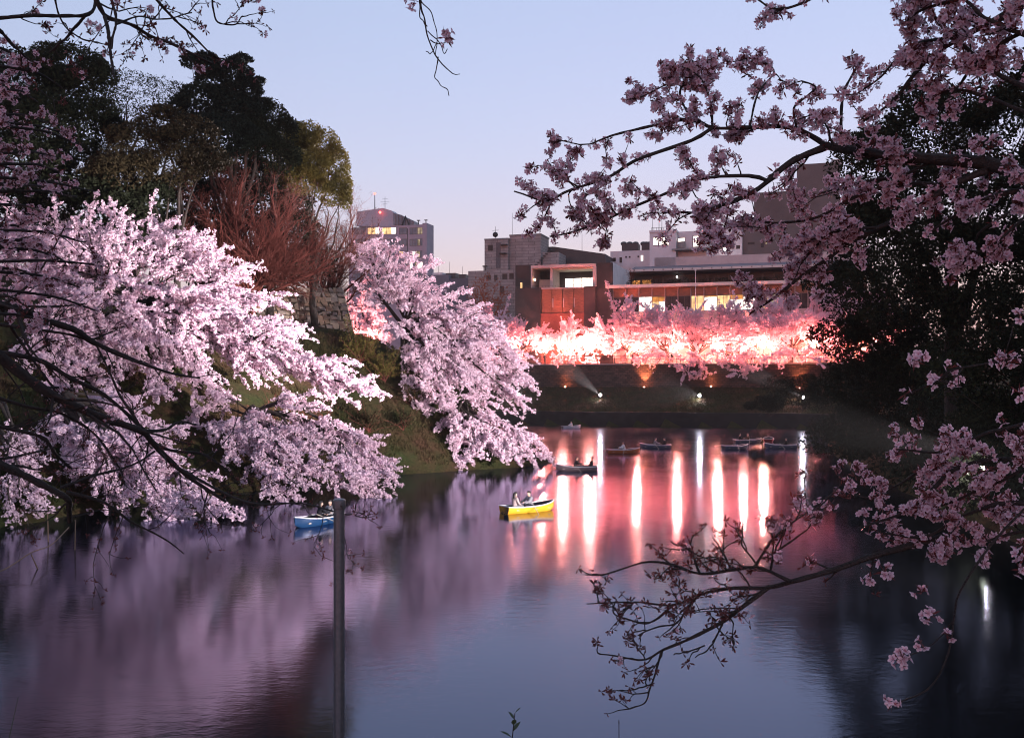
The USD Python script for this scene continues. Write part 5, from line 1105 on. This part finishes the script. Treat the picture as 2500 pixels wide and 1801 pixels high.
def near_branch(name, label, limbs, seed, tw=(5.0, 0.30), tw2=(7.0, 0.13), bloom=(10.0, 5.0), buds=0.0, few=0.0, extra=(), K=26, cat='cherry branch', most=290, up=0.15, tip_bloom=True, rtw=0.0030, scale=(0.85, 1.25), bloom_r=None):
    """limbs: (points in the photograph, nearest and farthest distance, thickness in px at both ends)"""
    rng = np.random.default_rng(seed); P, R = [], []
    for pts, D0, D1, w0, w1 in limbs:
        DD = np.linspace(D0, D1, len(pts))
        c = [at(x, y, d) for (x, y), d in zip(pts, DD)]
        s = wiggle(spline(c, K), 0.006, seed + len(P)); P.append(s)
        R.append(np.linspace(w0 * D0, w1 * D1, K) / FPX / 2 * (1 + 0.10 * rng.normal(size=K)).clip(0.8, 1.25))
    P, R = np.array(P), np.array(R)
    S, SR = sprout(P, R, rng, tw[0], tw[1], t0=0.06, angle=(30, 75), flat=0.8, up=up, wob=0.2, K=6, rmin=rtw * 1.5, taper=0.3, rfac=0.4)
    T, TR = sprout(S, SR, rng, tw2[0], tw2[1], t0=0.1, angle=(30, 70), flat=0.9, up=up * 0.5, wob=0.2, K=5, rmin=rtw, taper=0.3)
    t = thing(name, label, cat)
    w = MB()
    for p, r in zip(P, R): w.tube(p, r, 7)
    obj('bough', w.mesh(), bark_near, t, smooth=True)
    tm_ = MB()
    for q, qr, sd in ((S, SR, 5), (T, TR, 4)):
        if len(q): tm_.add(*tubes(q, qr, sd))
    if tm_.v: obj('twigs', tm_.mesh(), bark_near, t, kind='stuff')
    ends = np.vstack([T[:, -1], S[:, -1]]) if len(T) else S[:, -1]
    pos = [along(q, rng, d, 0.15, 0.012) for q, d in ((T, bloom[0]), (S, bloom[0]), (P[:, 4:], bloom[1])) if len(q)]
    pos = np.vstack(pos + ([ends] if tip_bloom and bloom[0] else []) + [np.array([at(*e) for e in extra]).reshape(-1, 3)])
    if bloom_r is not None: pos = pos[bloom_r(pos)]
    if len(pos): bouquets(t, 'blossom_cluster', pos, CLUSTERS, rng, scale if not len(extra) else (1.2, 1.5), most)
    if few:
        p2 = np.vstack([ends[rng.random(len(ends)) < 0.25], along(S, rng, few, 0.2, 0.01)]); bouquets(t, 'blossom', p2, FEW, rng, scale, most)
    if buds:
        p3 = np.vstack([ends, along(T, rng, buds, 0.2, 0.004) if len(T) else ends[:0], along(S, rng, buds, 0.2, 0.006)]); bouquets(t, 'bud_cluster', p3, BUDS, rng, (0.9, 1.4), 60)
    return t

K1 = [([(2620, 470), (2500, 427), (2409, 401), (2283, 387), (2174, 378), (2060, 364), (2019, 358)], 4.6, 5.2, 40, 22),
      ([(2019, 358), (1991, 338), (1945, 315), (1899, 309), (1830, 312), (1739, 312), (1687, 289), (1630, 298), (1560, 315), (1487, 332), (1429, 355), (1366, 344)], 5.2, 5.6, 14, 3),
      ([(1739, 312), (1687, 344), (1555, 390), (1487, 430), (1389, 464), (1332, 493), (1257, 470)], 5.35, 5.2, 10, 4),
      ([(2019, 358), (1933, 395), (1859, 453), (1819, 476), (1762, 499), (1710, 521), (1624, 524)], 5.2, 5.0, 18, 5),
      ([(1870, 440), (1830, 430), (1716, 436), (1658, 458), (1544, 504), (1458, 544), (1383, 573), (1343, 582)], 5.1, 5.4, 10, 4),
      ([(2054, 361), (2054, 287), (2060, 229), (2077, 189), (2105, 149)], 5.2, 5.3, 10, 5),
      ([(1739, 312), (1735, 250), (1700, 180), (1640, 200), (1560, 240), (1535, 235)], 5.35, 5.7, 5.5, 3),
      ([(1830, 312), (1850, 230), (1890, 170), (1830, 140), (1790, 150)], 5.3, 5.8, 5.5, 3),
      ([(1945, 315), (1940, 260), (1990, 220), (1960, 200)], 5.25, 5.0, 6, 4),
      ([(1687, 289), (1660, 230), (1690, 175), (1740, 150)], 5.4, 5.7, 6, 4),
      ([(1800, 490), (1700, 530), (1760, 560), (1720, 580)], 5.1, 4.9, 8, 4)]
K2 = [([(2409, 415), (2323, 453), (2260, 493), (2214, 527), (2140, 556), (2060, 596), (2014, 636), (1945, 682), (1876, 739), (1836, 768)], 4.8, 5.4, 20, 5),
      ([(2323, 453), (2200, 450), (2090, 480), (1990, 530), (1880, 545), (1820, 530)], 4.9, 5.5, 11, 5),
      ([(2540, 500), (2450, 575), (2400, 610), (2330, 645)], 4.6, 4.8, 9, 4),
      ([(2540, 455), (2420, 480), (2350, 510), (2260, 580)], 4.7, 5.0, 14, 5), ([(2540, 470), (2460, 520), (2400, 560), (2380, 590)], 4.6, 4.8, 10, 5),
      ([(2140, 556), (2050, 560), (1990, 600), (1960, 640)], 5.0, 5.3, 8, 4), ([(2283, 390), (2200, 430), (2120, 440), (2000, 470)], 4.9, 5.2, 9, 4)]
K3 = [([(2560, -30), (2461, 34), (2350, 90), (2250, 155), (2180, 250), (2110, 300)], 4.5, 5.0, 22, 5),
      ([(2560, 240), (2450, 190), (2400, 150), (2300, 60), (2230, -20)], 4.4, 4.7, 16, 6), ([(2560, 110), (2400, 40), (2330, -40)], 4.3, 4.5, 14, 6),
      ([(2560, 300), (2420, 240), (2330, 220), (2240, 260)], 4.4, 4.8, 12, 5), ([(2540, 60), (2440, 110), (2360, 180), (2290, 280)], 4.3, 4.7, 12, 5),
      ([(2560, -10), (2400, -10), (2260, 20), (2200, 60)], 4.3, 4.7, 12, 5), ([(2350, 90), (2230, 110), (2150, 190), (2080, 240)], 4.8, 5.1, 8, 4)]
near_branch('cherry_branch', 'large forking blossom branch reaching left across the sky above the lit buildings', K1, 201, tw=(8.0, 0.19), tw2=(7.0, 0.08), bloom=(30.0, 15.0), buds=4)
near_branch('cherry_branch', 'drooping blossom branch at the right, below the forking one, before the dark trees', K2, 202, tw=(9.0, 0.20), tw2=(7.0, 0.08), bloom=(33.0, 18.0), buds=2)
near_branch('cherry_branch', 'dense blossom branches filling the upper right corner', K3, 203, tw=(9, 0.22), tw2=(7.0, 0.09), bloom=(30.0, 17.0), buds=2)
near_branch('cherry_branch', 'short blossom spray dipping in from the top edge, left of the upper right corner', [([(2100, -60), (1960, 5), (1890, 20), (1825, -5)], 5.0, 5.2, 8, 4)], 204, tw=(8, 0.14), tw2=(6, 0.06), bloom=(14, 12))
L = [([(2300, 1310), (2133, 1357), (2034, 1391), (1929, 1418), (1869, 1432), (1786, 1432), (1709, 1446), (1640, 1475), (1560, 1470), (1433, 1479)], 4.9, 5.6, 17, 3),
     ([(1880, 1430), (1808, 1484), (1753, 1523), (1687, 1556), (1620, 1584), (1565, 1611), (1461, 1600)], 5.2, 5.5, 13, 3),
     ([(1615, 1590), (1598, 1650), (1579, 1699), (1565, 1721), (1540, 1727)], 5.4, 5.4, 6, 3), ([(1590, 1670), (1560, 1679), (1505, 1683)], 5.4, 5.5, 4, 3),
     ([(1764, 1522), (1745, 1560), (1731, 1584), (1698, 1606)], 5.3, 5.2, 5, 3), ([(1720, 1575), (1680, 1590), (1642, 1597)], 5.3, 5.2, 4, 3),
     ([(1929, 1418), (1852, 1385), (1786, 1391), (1709, 1400), (1637, 1374), (1582, 1369), (1527, 1385), (1466, 1404), (1428, 1404)], 5.1, 5.7, 10, 3),
     ([(1841, 1385), (1869, 1341), (1896, 1308), (1951, 1264), (2006, 1225), (2056, 1176)], 5.2, 5.4, 7, 3), ([(1880, 1395), (1895, 1350), (1960, 1300), (1990, 1260)], 5.2, 5.0, 7, 3),
     ([(1709, 1400), (1680, 1340), (1640, 1320)], 5.4, 5.6, 6, 3), ([(1786, 1391), (1760, 1340), (1740, 1310)], 5.3, 5.5, 6, 3), ([(1640, 1480), (1580, 1520), (1500, 1500), (1505, 1460)], 5.4, 5.6, 6, 3),
     ([(1852, 1385), (1815, 1330), (1813, 1275)], 5.2, 5.3, 5, 3), ([(1709, 1446), (1650, 1520), (1600, 1530), (1560, 1550)], 5.4, 5.6, 6, 3)]
near_branch('cherry_branch', 'dark branch of buds with few blossoms, spread low over the blue water at the right', L, 205, tw=(11, 0.20), tw2=(7.5, 0.08), bloom=(9, 5), buds=9.0, tip_bloom=False, up=0.35,
            bloom_r=lambda p: np.random.default_rng(5).random(len(p)) < np.clip((p[:, 0] / p[:, 1] * FPX + CX - 1780) / 420, 0.03, 1.0))
N = [([(2600, 1180), (2500, 1135), (2440, 1118), (2330, 1145), (2270, 1200), (2190, 1260), (2110, 1290)], 4.4, 5.0, 16, 5), ([(2580, 1230), (2440, 1230), (2350, 1260), (2250, 1310), (2160, 1300)], 4.5, 5.0, 14, 5),
     ([(2600, 1000), (2480, 1040), (2400, 1060), (2300, 1100), (2190, 1095), (2165, 1112)], 4.5, 4.9, 10, 4), ([(2560, 1110), (2430, 1180), (2340, 1220), (2260, 1250)], 4.6, 4.9, 10, 4), ([(2600, 1290), (2480, 1300), (2380, 1330), (2280, 1340)], 4.5, 4.8, 10, 4),
     ([(2330, 1145), (2250, 1150), (2180, 1190), (2120, 1220)], 4.8, 5.1, 8, 4)]
near_branch('cherry_branch', 'blossom branch at the right edge around the white floodlights, above the dark water', N, 206, tw=(8, 0.18), tw2=(6, 0.08), bloom=(24, 10), buds=2)
near_branch('cherry_twig', 'thin hanging twig with separate blossom balls over the dark lower right water', [([(2560, 1180), (2420, 1330), (2345, 1440), (2330, 1500), (2310, 1590), (2270, 1680), (2190, 1715)], 4.4, 4.6, 7, 3.5), ([(2330, 1510), (2290, 1560), (2205, 1605)], 4.5, 4.6, 3, 2.5)],
            207, tw=(0.6, 0.08), bloom=(0, 0), tip_bloom=False, extra=[(2312, 1550, 4.5), (2248, 1568, 4.5), (2203, 1602, 4.5), (2196, 1612, 4.52), (2178, 1716, 4.5), (2271, 1500, 4.5), (2250, 1445, 4.6), (2125, 1412, 4.7), (2160, 1395, 4.7), (2490, 1390, 4.4), (2500, 1360, 4.4), (2400, 1360, 4.5)])
near_branch('cherry_twig', 'thin twig with loose blossom balls against the dark trees at the right', [([(2620, 840), (2455, 880), (2330, 900), (2280, 932), (2210, 962)], 4.6, 5.0, 6, 3.5), ([(2600, 760), (2490, 770), (2455, 868)], 4.6, 4.7, 4, 2.5)],
            208, tw=(0.6, 0.1), bloom=(0, 0), tip_bloom=False, extra=[(2210, 962, 5.0), (2232, 880, 4.9), (2245, 872, 4.9), (2275, 936, 4.9), (2285, 928, 4.9), (2325, 897, 4.9), (2332, 930, 4.9), (2455, 868, 4.7), (2470, 880, 4.7), (2440, 878, 4.7), (2490, 770, 4.6), (2490, 960, 4.7), (2495, 1330, 4.5)])
G = [([(-80, y0), (x * 0.5, (y0 + y) / 2 - 8), (x, y)], 6.6, 7.2 + 0.02 * k, 9, 4) for k, (x, y, y0) in enumerate([(150, 215, 150), (90, 250, 210), (50, 170, 100), (170, 330, 300), (200, 355, 300), (120, 300, 280), (70, 340, 300), (130, 380, 380), (230, 470, 430), (150, 420, 400), (60, 440, 400), (190, 480, 470), (110, 520, 500),
      (210, 590, 560), (170, 640, 600), (110, 600, 590), (60, 560, 560), (90, 680, 650), (190, 700, 660), (260, 650, 640), (240, 760, 700), (60, 750, 720), (130, 800, 760), (50, 620, 600), (140, 470, 450), (30, 250, 230), (30, 400, 390), (80, 480, 470)])]
near_branch('cherry_branch', 'unlit mauve blossom branches fringing the left edge in front of the dark wood', G, 209, tw=(4.0, 0.16), tw2=(4, 0.07), bloom=(7, 4), buds=1)
TL = [([(-30, 46), (0, 44), (80, 38), (159, 40), (207, 40), (231, 20), (235, -30)], 6.0, 6.4, 9, 9), ([(207, 40), (183, 68), (159, 95), (120, 130)], 6.3, 6.6, 8, 5), ([(225, -20), (247, 24), (263, 44), (302, 56), (338, 70), (374, 92), (430, 111), (481, 139), (520, 150)], 6.2, 6.6, 12, 5),
      ([(255, 40), (263, 72), (270, 131), (279, 191)], 6.2, 6.0, 10, 6), ([(267, -20), (279, 32), (283, 60), (275, 119)], 6.1, 6.0, 8, 5), ([(370, -20), (382, 0), (422, 44), (462, 80), (505, 123), (535, 145)], 6.4, 6.8, 8, 4), ([(517, -20), (521, 24), (533, 56), (573, 60), (593, 40)], 6.5, 6.7, 5, 3),
      ([(-20, 60), (0, 76), (48, 123), (70, 150)], 6.0, 6.3, 11, 5), ([(283, 60), (340, 40), (390, 50), (470, 30)], 6.2, 6.6, 5, 3), ([(130, -20), (150, 50), (190, 90), (240, 105)], 6.3, 6.6, 5, 3)]
near_branch('cherry_branch', 'nearly bare dark branches with a few blossoms across the upper left corner of sky', TL, 210, tw=(7.0, 0.34), tw2=(6, 0.13), bloom=(0.5, 1.2), few=0.8, buds=6, tip_bloom=False, up=-0.1)
J = [([(1022, -40), (1026, 0), (1028, 26), (1037, 47), (1044, 86), (1061, 122), (1070, 139), (1083, 162), (1098, 179), (1110, 185), (1122, 183)], 5.0, 5.0, 5, 2.2), ([(1070, 139), (1067, 159), (1063, 182), (1066, 196), (1080, 211), (1098, 227)], 5.0, 5.05, 3, 2), ([(1025, -20), (1029, 5), (1052, 28), (1061, 60), (1067, 83), (1066, 104), (1063, 136)], 5.0, 4.95, 3.2, 2),
     ([(1044, 76), (1067, 101), (1080, 115), (1089, 128), (1095, 119)], 5.0, 4.97, 2.8, 2), ([(1050, 98), (1067, 107), (1090, 104)], 5.0, 5.0, 2.8, 2), ([(1066, 104), (1057, 125), (1049, 132), (1041, 127)], 5.0, 5.03, 2.5, 2), ([(1024, 0), (1025, 30), (1033, 50), (1042, 70)], 5.03, 5.02, 3, 2.5)]
near_branch('cherry_twig', 'bare hanging twig with one pink blossom cluster at the top centre of the sky', J, 211, tw=(0, 0.05), bloom=(0, 0), tip_bloom=False, extra=[(1093, 100, 5.0), (1086, 92, 5.0), (1012, 2, 5.0)], rtw=0.002, scale=(0.7, 0.8))
H = [([(-60, 830), (0, 870), (69, 924), (142, 973), (245, 1017), (343, 1051), (372, 1080), (416, 1125), (465, 1169), (553, 1222)], 9.0, 10.5, 30, 7), ([(-60, 715), (0, 743), (69, 762), (113, 782), (186, 806), (220, 831), (303, 870), (416, 909), (489, 924)], 8.8, 10.0, 26, 4), ([(-60, 780), (0, 792), (98, 806), (186, 818), (225, 835)], 9.2, 9.6, 10, 5),
     ([(-60, 845), (0, 860), (98, 880), (176, 924), (245, 958), (313, 1012), (362, 1056)], 9.4, 10.3, 13, 8), ([(-20, 700), (0, 743), (29, 801), (69, 865), (140, 960)], 9.0, 9.8, 12, 5), ([(-60, 1105), (0, 1134), (78, 1169), (162, 1213), (168, 1240), (169, 1275)], 8.6, 9.3, 24, 12), ([(-60, 1020), (0, 1041), (98, 1066), (137, 1110), (176, 1144)], 9.0, 9.8, 12, 6),
     ([(162, 1200), (255, 1227), (318, 1271), (392, 1310), (450, 1350)], 9.3, 9.9, 9, 3), ([(150, 1190), (235, 1159), (313, 1139), (380, 1100)], 9.3, 10.0, 8, 4), ([(343, 1051), (330, 1020), (290, 960), (255, 880), (230, 835)], 10.0, 9.9, 8, 4), ([(372, 1080), (420, 1100), (500, 1110), (560, 1150)], 10.2, 10.8, 10, 4),
     ([(345, 1051), (400, 1050), (440, 1030), (480, 1035)], 10.0, 10.6, 9, 4), ([(-40, 960), (60, 990), (150, 1010), (230, 1060), (300, 1150)], 9.2, 10, 10, 4), ([(430, 1140), (600, 1225), (740, 1230), (850, 1255), (868, 1225)], 10.2, 8.6, 8, 2.5)]
near_branch('cherry_branch', 'black leafless boughs crossing the bright blossom at the lower left', H, 212, tw=(4.5, 0.65), tw2=(5.5, 0.26), bloom=(0.25, 0.25), buds=2.0, tip_bloom=False, up=0.0, rtw=0.0035)

# ------------------------------------------------------------------ evening haze
haze_mat = usdkit.material(stage, '/World/Looks/haze', {'v': ('principled_volume', {'color': (0.9, 0.88, 0.9), 'density': 0.00006, 'anisotropy': 0.3})}, [], volume='v.volume')
gl = float(max(abs(gx).max(), abs(gy).max())) + 60
obj('haze', MB().box((-gl, -gl, -4.0), (gl, gl, 62.0)).mesh(), haze_mat, kind='stuff', label='thin evening haze over the moat')
